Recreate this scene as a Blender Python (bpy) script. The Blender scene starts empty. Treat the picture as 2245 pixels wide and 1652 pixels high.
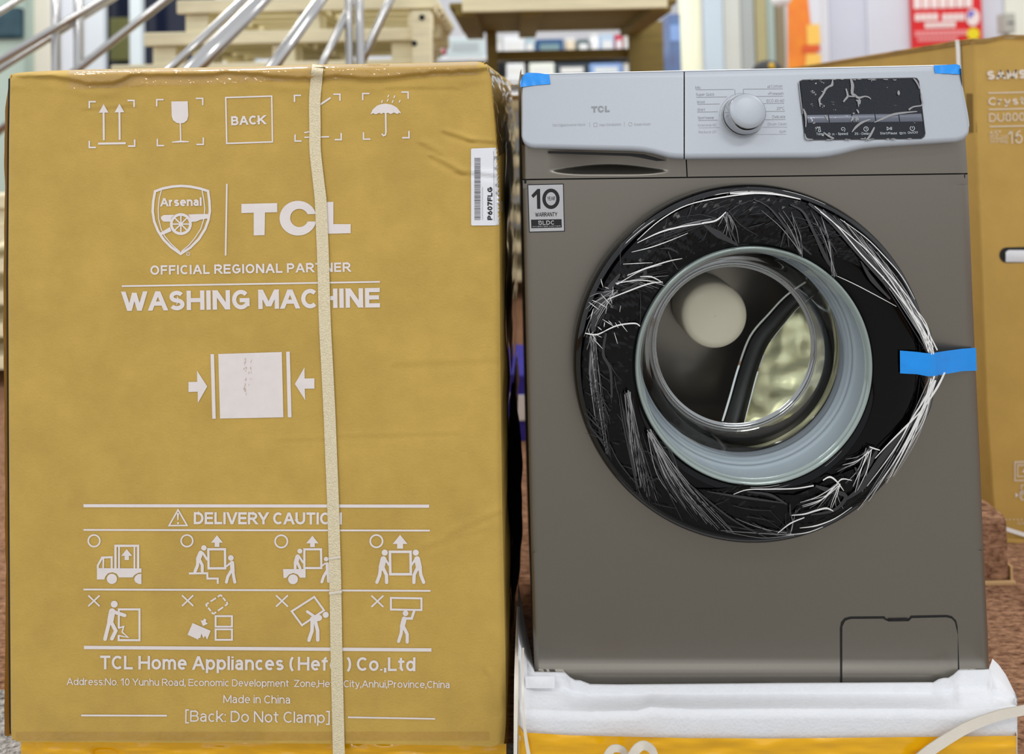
import bpy, bmesh, math, random
from math import sin, cos, pi, tan, exp, sqrt
from mathutils import Vector, Matrix, noise
from mathutils.geometry import tessellate_polygon
random.seed(7)
SC = bpy.context.scene
COL = SC.collection

# ------------------------------------------------------------------ camera
F, CX, HOR, PITCH, ROLL, CH = 1750.0, 1122.5, 267.0, 0.0297, 0.0214, 0.87
CY = HOR - F*tan(PITCH)
cam = bpy.data.cameras.new('camera')
co = bpy.data.objects.new('camera', cam); COL.objects.link(co)
cam.sensor_width = 36; cam.sensor_fit = 'HORIZONTAL'; cam.lens = F/2245*36
cam.shift_y = -(826-CY)/2245
cam.clip_start = 0.05
r0, u0, f0 = Vector((1,0,0)), Vector((0,-sin(PITCH),cos(PITCH))), Vector((0,cos(PITCH),sin(PITCH)))
rt = r0*cos(ROLL)-u0*sin(ROLL); up = r0*sin(ROLL)+u0*cos(ROLL)
co.matrix_world = Matrix(((rt.x,up.x,-f0.x,0),(rt.y,up.y,-f0.y,0),(rt.z,up.z,-f0.z,CH),(0,0,0,1)))
cam.dof.use_dof = True; cam.dof.focus_distance = 1.05; cam.dof.aperture_fstop = 2.8
SC.camera = co

# ------------------------------------------------------------------ light
wd = bpy.data.worlds.new('world'); SC.world = wd; wd.use_nodes = True
bg = wd.node_tree.nodes['Background']
bg.inputs[0].default_value = (0.93,0.96,1.0,1); bg.inputs[1].default_value = 0.85
def area(loc, target, sx, sy, power, col=(1,0.985,0.96)):
    l = bpy.data.lights.new('ceiling_panel_light','AREA'); l.shape='RECTANGLE'; l.size=sx; l.size_y=sy
    l.energy = power; l.color = col
    o = bpy.data.objects.new('ceiling_panel_light', l); COL.objects.link(o); o.location = loc
    d = Vector(target)-Vector(loc); o.rotation_euler = d.to_track_quat('-Z','Y').to_euler()
# rows of recessed ceiling panels, all facing straight down
for (x,y,p) in ((-1.6,-0.9,1.0),(1.1,-0.9,1.0),(-1.6,-3.0,1.0),(1.1,-3.0,1.0),(-1.9,1.2,0.75),(2.3,1.2,0.75),(-1.6,3.2,1.1),(1.1,3.2,1.1),(3.2,3.2,0.8),(-2.6,5.0,1.0),(0,5.0,1.0),(2.6,5.0,0.5)):
    area((x,y,3.0),(x,y,0),1.2,0.3,18*p)
SC.view_settings.view_transform = 'Standard'; SC.view_settings.look = 'None'
SC.view_settings.exposure = 0.2; SC.view_settings.gamma = 1.0
SC.view_settings.use_curve_mapping = False

# ------------------------------------------------------------------ pixel rays onto real planes
def ray(px, py):
    du, dv = px-CX, py-CY
    X = cos(ROLL)*du - sin(ROLL)*dv; Y = sin(ROLL)*du + cos(ROLL)*dv
    a, b = X/F, -Y/F
    return (a, cos(PITCH)-b*sin(PITCH), sin(PITCH)+b*cos(PITCH))
def onY(px, py, D):
    d = ray(px,py); t = D/d[1]; return Vector((d[0]*t, D, CH+d[2]*t))
def onZ(px, py, z):
    d = ray(px,py); t = (z-CH)/d[2]; return Vector((d[0]*t, d[1]*t, z))
WY = 1.057
def PW(px, py, off=0.0): return onY(px, py, WY-off)
YB = 0.0392; B0 = Vector((-0.66975,1.065,0)); BN = Vector((-sin(YB),-cos(YB),0))
def PB(px, py, off=0.0):
    d = Vector(ray(px,py)); o = Vector((0,0,CH)); p0 = B0+BN*off
    return o + d*((p0-o).dot(BN)/d.dot(BN))
def interp(t, x):
    if x <= t[0][0]: return t[0][1]
    for (a,b),(c,d) in zip(t, t[1:]):
        if x <= c: return b+(d-b)*(x-a)/(c-a)
    return t[-1][1]
def sstep(a, b, x):
    t = min(1,max(0,(x-a)/(b-a))); return t*t*(3-2*t)
def lin(r,g,b):
    f = lambda c: (c/255/12.92) if c/255 <= 0.04045 else ((c/255+0.055)/1.055)**2.4
    return (f(r),f(g),f(b))

# ------------------------------------------------------------------ materials
def mat(name, col, rough=0.5, metal=0.0, var=0.0, vscale=20, bump=0.0, bscale=200, spec=0.5, coat=0.0, emit=0.0, aniso=None, col2=None, stretch=(1,1,1)):
    m = bpy.data.materials.new(name); m.use_nodes = True
    nt = m.node_tree; b = nt.nodes['Principled BSDF']
    b.inputs['Base Color'].default_value = (*col,1); b.inputs['Roughness'].default_value = rough
    b.inputs['Metallic'].default_value = metal; b.inputs['Specular IOR Level'].default_value = spec
    b.inputs['Coat Weight'].default_value = coat; b.inputs['Coat Roughness'].default_value = 0.08
    if emit: b.inputs['Emission Color'].default_value = (*col,1); b.inputs['Emission Strength'].default_value = emit
    tc = nt.nodes.new('ShaderNodeTexCoord'); mp = nt.nodes.new('ShaderNodeMapping')
    mp.inputs['Scale'].default_value = stretch
    nt.links.new(tc.outputs['Object'], mp.inputs['Vector'])
    if var or col2:
        n = nt.nodes.new('ShaderNodeTexNoise'); n.inputs['Scale'].default_value = vscale; n.inputs['Detail'].default_value = 6
        n.inputs['Roughness'].default_value = 0.65
        nt.links.new(mp.outputs[0], n.inputs['Vector'])
        r = nt.nodes.new('ShaderNodeValToRGB'); c2 = col2 or tuple(c*(1-var) for c in col)
        c1 = col if col2 else tuple(min(1,c*(1+var)) for c in col)
        r.color_ramp.elements[0].color = (*c2,1); r.color_ramp.elements[1].color = (*c1,1)
        r.color_ramp.elements[0].position = 0.32; r.color_ramp.elements[1].position = 0.68
        nt.links.new(n.outputs['Fac'], r.inputs[0]); nt.links.new(r.outputs[0], b.inputs['Base Color'])
    if bump:
        n2 = nt.nodes.new('ShaderNodeTexNoise'); n2.inputs['Scale'].default_value = bscale; n2.inputs['Detail'].default_value = 4
        nt.links.new(mp.outputs[0], n2.inputs['Vector'])
        bp = nt.nodes.new('ShaderNodeBump'); bp.inputs['Strength'].default_value = bump; bp.inputs['Distance'].default_value = 0.002
        nt.links.new(n2.outputs['Fac'], bp.inputs['Height']); nt.links.new(bp.outputs[0], b.inputs['Normal'])
    return m
def clear(name, gloss, rough, white=0.0, tint=(1,1,1), fres=True, wcol=(0.9,0.9,0.9)):
    m = bpy.data.materials.new(name); m.use_nodes = True; nt = m.node_tree; nt.nodes.remove(nt.nodes['Principled BSDF'])
    out = nt.nodes['Material Output']; t = nt.nodes.new('ShaderNodeBsdfTransparent'); t.inputs[0].default_value = (*tint,1)
    g = nt.nodes.new('ShaderNodeBsdfGlossy'); g.inputs['Roughness'].default_value = rough; g.inputs[0].default_value=(1,1,1,1)
    mx = nt.nodes.new('ShaderNodeMixShader')
    if fres:
        fr0 = nt.nodes.new('ShaderNodeLayerWeight'); fr = nt.nodes.new('ShaderNodeMath'); fr.operation='POWER'; fr.inputs[1].default_value=4.0; nt.links.new(fr0.outputs['Facing'], fr.inputs[0])
        ml = nt.nodes.new('ShaderNodeMath'); ml.operation='MULTIPLY_ADD'; ml.inputs[1].default_value=0.8; ml.inputs[2].default_value=gloss
        ml.use_clamp=True
        nt.links.new(fr.outputs[0], ml.inputs[0]); nt.links.new(ml.outputs[0], mx.inputs[0])
    else: mx.inputs[0].default_value = gloss
    nt.links.new(t.outputs[0], mx.inputs[1]); nt.links.new(g.outputs[0], mx.inputs[2])
    last = mx
    if white:
        d = nt.nodes.new('ShaderNodeBsdfDiffuse'); d.inputs[0].default_value = (*wcol,1)
        m2 = nt.nodes.new('ShaderNodeMixShader'); m2.inputs[0].default_value = white
        nt.links.new(mx.outputs[0], m2.inputs[1]); nt.links.new(d.outputs[0], m2.inputs[2]); last = m2
    nt.links.new(last.outputs[0], out.inputs[0]); return m

M = dict(
 card = mat('cardboard', lin(190,157,78), 0.62, var=0.085, vscale=14, bump=0.25, bscale=350, spec=0.3),
 card2 = mat('cardboard_tv', lin(189,153,80), 0.65, var=0.06, vscale=12, bump=0.2, bscale=300, spec=0.25),
 cardedge = mat('cardboard_edge', lin(150,116,58), 0.8, var=0.2, vscale=40, bump=0.4, bscale=120),
 ink = mat('white_print', lin(226,217,214), 0.6, var=0.03, vscale=60, spec=0.3),
 inkpale = mat('pale_print', lin(225,212,196), 0.6, spec=0.3),
 inkscuff = mat('scuff', lin(190,172,150), 0.8, var=0.1, vscale=300),
 strap = mat('woven_strap', lin(228,214,180), 0.55, var=0.12, vscale=420, bump=0.9, bscale=600),
 strapw = mat('white_strap', lin(224,216,202), 0.35, var=0.03, vscale=50, bump=0.15, bscale=500),
 strapwhite = mat('bright_strap', lin(238,236,232), 0.4),
 yellow = mat('yellow_tape', lin(232,172,10), 0.16, var=0.12, vscale=16, bump=0.35, bscale=30, coat=0.4, stretch=(0.4,1,2.5)),
 foam = mat('white_foam', lin(222,223,226), 0.75, var=0.02, vscale=80, bump=0.35, bscale=260, spec=0.3),
 body = mat('grey_metal_paint', lin(130,125,116), 0.36, 0.85, var=0.03, vscale=900, spec=0.5),
 panel = mat('silver_panel', lin(168,173,180), 0.45, 0.3, var=0.03, vscale=700),
 dark = mat('dark_gap', lin(12,12,12), 0.7),
 blackgloss = mat('black_gloss', lin(7,7,9), 0.06, spec=0.5),
 blackglass = mat('black_door_glass', lin(5,5,6), 0.04, spec=0.2),
 blackmatte = mat('black_plastic', lin(10,10,11), 0.45),
 chrome = mat('chrome', (0.62,0.62,0.62), 0.05, 1.0),
 steel = mat('steel_pipe', (0.50,0.49,0.48), 0.14, 1.0),
 drum = mat('drum_steel', (0.62,0.60,0.56), 0.16, 1.0, bump=0.25, bscale=18),
 drumrear = mat('drum_rear_dark', lin(128,120,114), 0.28, 0.95, bump=0.3, bscale=12),
 steelreflect = mat('steel_yellow_reflection', lin(226,220,180), 0.3, 0.8, bump=0.35, bscale=30),  # yellow reflected from tape and carton, put into the steel colour
 hub = mat('hub_disc', lin(250,234,212), 0.55),
 gasket = mat('grey_gasket', lin(176,182,192), 0.45),
 glass = clear('bowl_glass', 0.01, 0.02, tint=(0.93,0.97,0.95)),
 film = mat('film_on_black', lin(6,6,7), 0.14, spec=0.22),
 fold = mat('film_fold', lin(52,52,54), 0.28, spec=0.35),  # dark grey painted for the faint sheen on film folds
 glintbright = mat('film_glint_bright', lin(228,228,226), 0.25, spec=0.6),  # near-white painted for the brightest glints on the film
 glintmid = mat('film_glint_mid', lin(138,138,139), 0.25, spec=0.5),  # mid grey painted for weaker glints on film creases
 dfilm = clear('display_film', 0.02, 0.06),
 bowlwall = clear('bowl_wall_glass', 0.42, 0.06, tint=(0.95,0.98,0.97)),
 tapeclear = clear('clear_packing_tape', 0.06, 0.07, tint=(0.97,0.93,0.84)),
 bowlring = mat('bowl_ring_glass', (0.32,0.33,0.33), 0.08, 0.9),
 glasslip = mat('glass_lip', lin(150,162,158), 0.12, 0.3),
 blue = mat('blue_tape', lin(20,142,232), 0.22, var=0.06, vscale=30, bump=0.15, bscale=40),
 label = mat('label_paper', lin(226,227,232), 0.4),
 inkblack = mat('black_print', lin(16,16,18), 0.6),
 barink = mat('barcode_print', lin(110,108,112), 0.6),
 silverfoil = mat('silver_foil', lin(205,207,210), 0.28, 0.75, var=0.1, vscale=9),
 greyink = mat('grey_panel_print', lin(136,140,144), 0.6),
 greyfaint = mat('faint_panel_print', lin(160,164,168), 0.6),
 display = mat('display_glass', lin(8,14,26), 0.08, spec=0.22),
 button = mat('button_grey', lin(92,96,108), 0.25, 0.3),
 inkw = mat('display_print', lin(205,212,216), 0.5),
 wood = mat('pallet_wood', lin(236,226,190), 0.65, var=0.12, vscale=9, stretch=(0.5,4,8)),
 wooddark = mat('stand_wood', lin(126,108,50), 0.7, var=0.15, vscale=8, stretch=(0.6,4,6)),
 carpet = mat('brown_carpet', lin(180,138,108), 0.95, col2=lin(80,48,32), vscale=110, bump=1.0, bscale=190, spec=0.1, stretch=(0.5,1.2,1)),
 matgrey = mat('speckled_mat', lin(206,202,196), 0.9, col2=lin(56,54,52), vscale=120, bump=0.8, bscale=200),
)
def flat(name, rgb, rough=0.6, metal=0.0): return mat(name, lin(*rgb), rough, metal, var=0.02, vscale=3)

# ------------------------------------------------------------------ object helpers
def tag(o, label=None, cat=None, group=None, kind=None):
    if label: o['label'] = label
    if cat: o['category'] = cat
    if group: o['group'] = group
    if kind: o['kind'] = kind
    return o
def thing(name, label, cat, loc=(0,0,0), group=None):
    o = bpy.data.objects.new(name, None); COL.objects.link(o); o.location = loc; o.empty_display_size = 0.05
    return tag(o, label, cat, group)
def obj(name, verts, faces, m, parent=None, smooth=False, label=None, local=False):
    me = bpy.data.meshes.new(name); me.from_pydata([tuple(v) for v in verts], [], faces); me.update()
    me.materials.append(M[m] if isinstance(m,str) else m)
    if smooth:
        for p in me.polygons: p.use_smooth = True
    o = bpy.data.objects.new(name, me); COL.objects.link(o)
    if parent:
        o.parent = parent
        if not local: o.matrix_parent_inverse = Matrix.Translation(-parent.location)
    if label: o['label'] = label
    return o
def grid(nu, nv, fn):
    V = [fn(i,j) for j in range(nv+1) for i in range(nu+1)]
    Fc = [(j*(nu+1)+i, (j+1)*(nu+1)+i, (j+1)*(nu+1)+i+1, j*(nu+1)+i+1) for j in range(nv) for i in range(nu)]
    return V, Fc
def boxmesh(x0,x1,y0,y1,z0,z1,bev=0.0):
    bm = bmesh.new(); bmesh.ops.create_cube(bm, size=1)
    for v in bm.verts: v.co = Vector((x0+(v.co.x+.5)*(x1-x0), y0+(v.co.y+.5)*(y1-y0), z0+(v.co.z+.5)*(z1-z0)))
    if bev: bmesh.ops.bevel(bm, geom=list(bm.edges), offset=bev, segments=2, affect='EDGES', profile=0.6)
    V = [v.co.copy() for v in bm.verts]; bm.verts.index_update(); Fc = [tuple(v.index for v in f.verts) for f in bm.faces]
    bm.free(); return V, Fc
def boxo(name, b, m, parent=None, bev=0.004, label=None, local=False, smooth=False):
    V, Fc = boxmesh(*b, bev); return obj(name, V, Fc, m, parent, smooth, label, local)
def lathe(prof, c, axis=Vector((0,-1,0)), n=96, upv=Vector((0,0,1))):
    axis = axis.normalized(); a = upv.cross(axis).normalized(); b = axis.cross(a)
    V = []; Fc = []
    for (r,w) in prof:
        for k in range(n):
            t = 2*pi*k/n; V.append(c + axis*w + (a*cos(t)+b*sin(t))*r)
    for j in range(len(prof)-1):
        for k in range(n):
            k2 = (k+1)%n; Fc.append((j*n+k, j*n+k2, (j+1)*n+k2, (j+1)*n+k))
    return V, Fc
def tube(pts, r, n=12, cap=True):
    pts = [Vector(p) for p in pts]; V=[]; Fc=[]
    for i,p in enumerate(pts):
        t = (pts[min(i+1,len(pts)-1)]-pts[max(i-1,0)]).normalized()
        a = t.cross(Vector((0,1,0.02))).normalized() if abs(t.y)<0.95 else t.cross(Vector((1,0,0))).normalized(); b = t.cross(a)
        V += [p+(a*cos(2*pi*k/n)+b*sin(2*pi*k/n))*r for k in range(n)]
    for j in range(len(pts)-1):
        for k in range(n):
            k2=(k+1)%n; Fc.append((j*n+k,j*n+k2,(j+1)*n+k2,(j+1)*n+k))
    if cap: Fc += [tuple(range(n))[::-1], tuple(range((len(pts)-1)*n,len(pts)*n))]
    return V, Fc
def merge(parts):
    V=[]; Fc=[]
    for v,f in parts:
        k=len(V); V+=v; Fc+=[tuple(i+k for i in q) for q in f]
    return V,Fc

# ------------------------------------------------------------------ flat print in pixel units, laid on a surface
# plain sans letters as pen strokes in a 100 x 100 box: width, then strokes
def AR(cx,cy,rx,ry,a,b):
    n=max(2,int(abs(b-a)/15)); return [(cx+rx*cos(math.radians(a+(b-a)*k/n)),cy+ry*sin(math.radians(a+(b-a)*k/n))) for k in range(n+1)]
RING=lambda cx,cy,rx,ry: AR(cx,cy,rx,ry,0,345)+['loop']
LET={
'A':(76,[[(0,0),(50,100),(100,0)],[(18,32),(82,32)]]),
'B':(66,[[(0,0),(0,100),(55,100)]+AR(55,76.5,38,23.5,90,-90)+[(0,53)],[(50,53)]+AR(58,26.5,42,26.5,90,-90)+[(0,0)]]),
'C':(68,[AR(56,50,56,50,46,314)]),
'D':(70,[[(0,0),(0,100),(42,100)]+AR(42,50,58,50,90,-90)+['loop']]),
'E':(60,[[(100,100),(0,100),(0,0),(100,0)],[(0,52),(92,52)]]),
'F':(56,[[(100,100),(0,100),(0,0)],[(0,50),(90,50)]]),
'G':(75,[AR(50,50,50,50,42,325)+[(97,20),(97,46),(56,46)]]),
'H':(74,[[(0,0),(0,100)],[(100,0),(100,100)],[(0,51),(100,51)]]),
'I':(0,[[(50,0),(50,100)]]),
'K':(70,[[(0,0),(0,100)],[(96,100),(0,36)],[(34,60),(100,0)]]),
'L':(54,[[(0,100),(0,0),(100,0)]]),
'M':(88,[[(0,0),(0,100),(50,16),(100,100),(100,0)]]),
'N':(72,[[(0,0),(0,100),(100,0),(100,100)]]),
'O':(78,[RING(50,50,50,50)]),
'P':(64,[[(0,0),(0,100),(52,100)]+AR(52,72.5,48,27.5,90,-90)+[(0,45)]]),
'Q':(84,[RING(50,50,50,50),[(60,26),(100,-6)]]),
'R':(68,[[(0,0),(0,100),(52,100)]+AR(52,73,46,27,90,-90)+[(0,46)],[(48,46),(100,0)]]),
'S':(64,[AR(50,75,46,25,28,270)+AR(50,25,49,25,90,-152)]),
'T':(64,[[(0,100),(100,100)],[(50,100),(50,0)]]),
'U':(70,[[(0,100),(0,38)]+AR(50,38,50,38,180,360)+[(100,100)]]),
'V':(74,[[(0,100),(50,0),(100,100)]]),
'W':(108,[[(0,100),(26,0),(50,92),(74,0),(100,100)]]),
'Y':(70,[[(0,100),(50,46),(100,100)],[(50,46),(50,0)]]),
'Z':(64,[[(0,100),(100,100),(0,0),(100,0)]]),
'0':(56,[RING(50,50,50,50)]),
'1':(30,[[(0,78),(75,100),(75,0)]]),
'2':(56,[AR(50,72,47,28,165,-38)+[(0,0),(100,0)]]),
'3':(56,[AR(48,75,43,25,150,-90)+AR(48,26,50,26,90,-155)]),
'4':(58,[[(76,0),(76,100),(0,26),(100,26)]]),
'5':(56,[[(90,100),(18,100),(8,52)]+AR(48,32,50,32,135,-152)]),
'6':(56,[RING(50,32,49,32),AR(92,34,92,66,98,180)]),
'7':(54,[[(0,100),(100,100),(36,0)]]),
'8':(56,[RING(50,76,41,24),RING(50,26,50,26)]),
'9':(56,[RING(50,68,49,32),AR(8,66,92,66,-82,0)]),
'a':(52,[AR(46,51,44,22,160,0)+[(90,0)],[(90,43),(45,43)]+AR(44,21.5,44,21.5,90,270)+[(62,2),(90,20)]]),
'c':(49,[AR(56,36.5,56,36.5,48,312)]),
'd':(58,[RING(48,36.5,48,36.5),[(100,0),(100,102)]]),
'e':(58,[[(3,38),(98,38)]+AR(50,36.5,48.5,36.5,8,312)]),
'f':(30,[[(36,0),(36,76)]+AR(96,76,60,26,180,92),[(0,73),(90,73)]]),
'g':(58,[RING(48,36.5,48,36.5),[(100,74),(100,-4)]+AR(50,-2,50,26,0,-150)]),
'h':(54,[[(0,0),(0,102)],[(0,38)]+AR(50,40,50,34,180,0)+[(100,0)]]),
'i':(0,[[(50,0),(50,73)],[(50,95),(50,109)]]),
'k':(52,[[(0,0),(0,102)],[(94,73),(0,24)],[(38,44),(100,0)]]),
'l':(0,[[(50,0),(50,102)]]),
'm':(88,[[(0,0),(0,73)],[(0,40)]+AR(25,44,25,30,180,0)+[(50,0)],AR(75,44,25,30,180,0)+[(100,0)]]),
'n':(54,[[(0,0),(0,73)],[(0,38)]+AR(50,40,50,34,180,0)+[(100,0)]]),
'o':(60,[RING(50,36.5,50,36.5)]),
'p':(58,[RING(52,36.5,48,36.5),[(0,74),(0,-28)]]),
'r':(28,[[(0,0),(0,73)],[(0,34)]+AR(95,36,95,37,180,88)]),
's':(48,[AR(50,55,46,18,25,270)+AR(50,18.5,49,18.5,90,-152)]),
't':(30,[[(38,96),(38,20)]+AR(90,20,52,20,180,275),[(0,73),(94,73)]]),
'u':(54,[[(0,73),(0,33)]+AR(50,33,50,33,180,360),[(100,73),(100,0)]]),
'v':(52,[[(0,73),(50,0),(100,73)]]),
'w':(80,[[(0,73),(26,0),(50,68),(74,0),(100,73)]]),
'x':(50,[[(0,73),(100,0)],[(0,0),(100,73)]]),
'y':(52,[[(0,73),(50,2)],[(100,73),(44,-14),(24,-26),(2,-26)]]),
'z':(48,[[(0,73),(100,73),(0,0),(100,0)]]),
'.':(0,[[(50,-6),(50,7)]]), ',':(2,[[(60,7),(60,-8),(20,-24)]]), ':':(0,[[(50,-6),(50,7)],[(50,60),(50,73)]]),
'-':(26,[[(0,36),(100,36)]]), '+':(40,[[(0,40),(100,40)],[(50,14),(50,66)]]), '/':(30,[[(0,-4),(100,104)]]),
'(':(34,[AR(120,46,120,74,125,235)]), ')':(34,[AR(-20,46,120,74,55,-55)]),
'[':(20,[[(100,112),(0,112),(0,-18),(100,-18)]]), ']':(20,[[(0,112),(100,112),(100,-18),(0,-18)]]),
'"':(20,[[(0,72),(0,104)],[(100,72),(100,104)]]), '\u00b0':(20,[RING(50,84,50,14)]),
}
class Pr:
    def __init__(s, ox=0, oy=0, k=1.0): s.t=[]; s.o=(ox,oy); s.k=k
    def at(s, ox, oy, k): s.o=(ox,oy); s.k=k; return s
    def m(s,p): return (s.o[0]+p[0]/s.k, s.o[1]+p[1]/s.k)
    def poly(s, *loops):
        L=[[Vector((*s.m(p),0)) for p in l] for l in loops]; fl=[v for l in L for v in l]
        for tri in tessellate_polygon(L): s.t.append([ (fl[i].x,fl[i].y) for i in tri])
        return s
    def circle(s,c,r,n=20,ry=None):
        ry=ry or r; return s.poly([(c[0]+r*cos(2*pi*i/n),c[1]+ry*sin(2*pi*i/n)) for i in range(n)])
    def stroke(s,pts,w,closed=False,rnd=False):
        P=[Vector(p) for p in pts]; n=len(P); L=[];R=[]
        for i in range(n):
            a=P[i-1] if (i>0 or closed) else None; b=P[(i+1)%n] if (i<n-1 or closed) else None
            d1=(P[i]-a).normalized() if a is not None else None; d2=(b-P[i]).normalized() if b is not None else None
            if d1 is None: d1=d2
            if d2 is None: d2=d1
            nn=Vector((-(d1.y+d2.y),d1.x+d2.x)); nn = nn.normalized() if nn.length>1e-6 else Vector((-d1.y,d1.x))
            c=max(0.45,nn.dot(Vector((-d1.y,d1.x)))); o=nn*(w/2/c); L.append(P[i]+o); R.append(P[i]-o)
        for i in range(n if closed else n-1):
            j=(i+1)%n; q=[s.m(L[i]),s.m(L[j]),s.m(R[j]),s.m(R[i])]; s.t += [[q[0],q[1],q[2]],[q[0],q[2],q[3]]]
        if rnd: s.circle(pts[0],w/2,12); s.circle(pts[-1],w/2,12)
        return s
    def line(s,a,b,w): return s.stroke([a,b],w)
    def ring(s,c,r,w,n=28): return s.stroke([(c[0]+r*cos(2*pi*i/n),c[1]+r*sin(2*pi*i/n)) for i in range(n)],w,True)
    def brackets(s,tl,tr,bl,br,L,w):
        for (p,dx,dy) in ((tl,1,1),(tr,-1,1),(bl,1,-1),(br,-1,-1)):
            s.line((p[0]-dx*w*.5,p[1]),(p[0]+dx*L,p[1]),w); s.line((p[0],p[1]-dy*w*.5),(p[0],p[1]+dy*L),w)
        return s
    def text(s, body, p0, p1, cap, wt=10, gap=14):
        """pen-stroke lettering between two baseline points; wt = pen width in percent of the cap height"""
        strokes=[]; x=0.0
        for ch in body:
            if ch==' ': x+=30; continue
            W,L=LET[ch]; W=W+wt*(1.0 if W==0 else 0.95 if W<40 else 0.55)
            for l in L:
                cl = l[-1]=='loop'; q=l[:-1] if cl else l
                strokes.append(([(x+wt/2+c[0]/100*(W-wt), wt/2+c[1]/100*(100-wt)) for c in q],cl))
            x+=W+gap
        xb=x-gap
        P0=Vector(p0); d=Vector(p1)-P0; u=Vector((d.y,-d.x)).normalized()*cap
        kx=d.length/xb; ky=cap/100
        f=lambda v: tuple(P0+d*(v[0]/xb)+u*(v[1]/100))
        pw=wt*(kx+ky)/2; h=wt/2
        for q,cl in strokes:
            if cl: s.stroke([f(v) for v in q],pw,True); continue
            runs=[[q[0]]]
            for k in range(1,len(q)):
                runs[-1].append(q[k])
                if k<len(q)-1 and (Vector(q[k])-Vector(q[k-1])).normalized().dot((Vector(q[k+1])-Vector(q[k])).normalized())<-0.1: runs.append([q[k]])
            for ri,r in enumerate(runs):
                if len(r)==2 and abs(r[1][1]-r[0][1])<18 and abs(r[1][0]-r[0][0])<1e-3: s.stroke([f(v) for v in r],pw); continue
                if len(r)==2 and abs(r[1][1]-r[0][1])>3:          # straight leg: cut level with the line of type
                    J=(ri>0,ri<len(runs)-1); fl=r[0][1]>r[1][1]; p,e=(r[1],r[0]) if fl else (r[0],r[1]); jp,je=(J[1],J[0]) if fl else J
                    dx,dy=e[0]-p[0],e[1]-p[1]; L=sqrt(dx*dx+dy*dy); hx=h*L/dy; g0=0 if jp else dx/dy*h; g1=0 if je else dx/dy*h
                    c=[s.m(f(v)) for v in ((p[0]-g0-hx,p[1]-h),(p[0]-g0+hx,p[1]-h),(e[0]+g1+hx,e[1]+h),(e[0]+g1-hx,e[1]+h))]
                    s.t += [[c[0],c[1],c[2]],[c[0],c[2],c[3]]]; continue
                r=list(r)
                for i,j in ((0,1),(-1,-2)):
                    dx,dy=r[i][0]-r[j][0],r[i][1]-r[j][1]; L=sqrt(dx*dx+dy*dy)
                    if L>wt*0.6 and min(abs(dx),abs(dy))<1e-3: r[i]=(r[i][0]+dx/L*h,r[i][1]+dy/L*h)
                s.stroke([f(v) for v in r],pw)
        return s
    def build(s, name, parent, m, mp, maxe=26, label=None):
        out=[]; st=list(s.t)
        while st:
            t=st.pop(); L=[(t[0][0]-t[1][0])**2+(t[0][1]-t[1][1])**2,(t[1][0]-t[2][0])**2+(t[1][1]-t[2][1])**2,(t[2][0]-t[0][0])**2+(t[2][1]-t[0][1])**2]
            k=L.index(max(L))
            if L[k]>maxe*maxe:
                a,b,c=t[k],t[(k+1)%3],t[(k+2)%3]; md=((a[0]+b[0])/2,(a[1]+b[1])/2); st+= [[a,md,c],[md,b,c]]
            else: out.append(t)
        V=[];Fc=[];ix={}
        for t in out:
            q=[]
            for p in t:
                kk=(round(p[0],2),round(p[1],2))
                if kk not in ix: ix[kk]=len(V); V.append(mp(*p))
                q.append(ix[kk])
            if len(set(q))==3:
                ar=(t[1][0]-t[0][0])*(t[2][1]-t[0][1])-(t[2][0]-t[0][0])*(t[1][1]-t[0][1])
                Fc.append(tuple(q) if ar<0 else tuple(q[::-1]))
        return obj(name,V,Fc,m,parent,label=label)
def ribbon(pts, widths, mp, n=3, sub=6):
    """strip along pixel points (px,py,off); width in px"""
    P=[]; W=[]
    for i in range(len(pts)-1):
        for k in range(sub):
            t=k/sub; t2=t
            p0=pts[max(i-1,0)];p1=pts[i];p2=pts[i+1];p3=pts[min(i+2,len(pts)-1)]
            P.append(tuple(0.5*((2*b)+(-a+c)*t+(2*a-5*b+4*c-d)*t*t+(-a+3*b-3*c+d)*t**3) for a,b,c,d in zip(p0,p1,p2,p3)))
            w0=widths[min(i,len(widths)-1)]; w1=widths[min(i+1,len(widths)-1)]; W.append(w0+(w1-w0)*t)
    P.append(tuple(pts[-1])); W.append(widths[-1])
    V=[];Fc=[]
    for i,p in enumerate(P):
        a=P[max(i-1,0)];b=P[min(i+1,len(P)-1)]; d=Vector((b[0]-a[0],b[1]-a[1])); d=d.normalized() if d.length>1e-6 else Vector((1,0)); q=Vector((-d.y,d.x))
        for k in range(n+1):
            s=(k/n-0.5)*W[i]; V.append(mp(p[0]+q.x*s,p[1]+q.y*s,p[2]))
    for i in range(len(P)-1):
        for k in range(n):
            a=i*(n+1)+k; Fc.append((a,a+1,a+n+2,a+n+1))
    return V,Fc

# ================================================================== SETTING
def struct(o): o['kind']='structure'; return o
V,Fc = grid(1,1,lambda i,j:(-7+14*i,-7+19*j,0)); struct(obj('floor',V,[f[::-1] for f in Fc],'carpet'))
M['wallw']=flat('back_wall_paint',(226,228,232)); M['wallr']=flat('lavender_wall_paint',(205,209,222))
struct(boxo('wall_back',(-7,7,7.6,7.7,0,3.4),'wallw',bev=0))
def upr(px0,px1,D,z0=0,z1=2.6,th=0.06):
    a=onY(px0,60,D).x; b=onY(px1,60,D).x; return (a,b,D,D+th,z0,z1)
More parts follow.
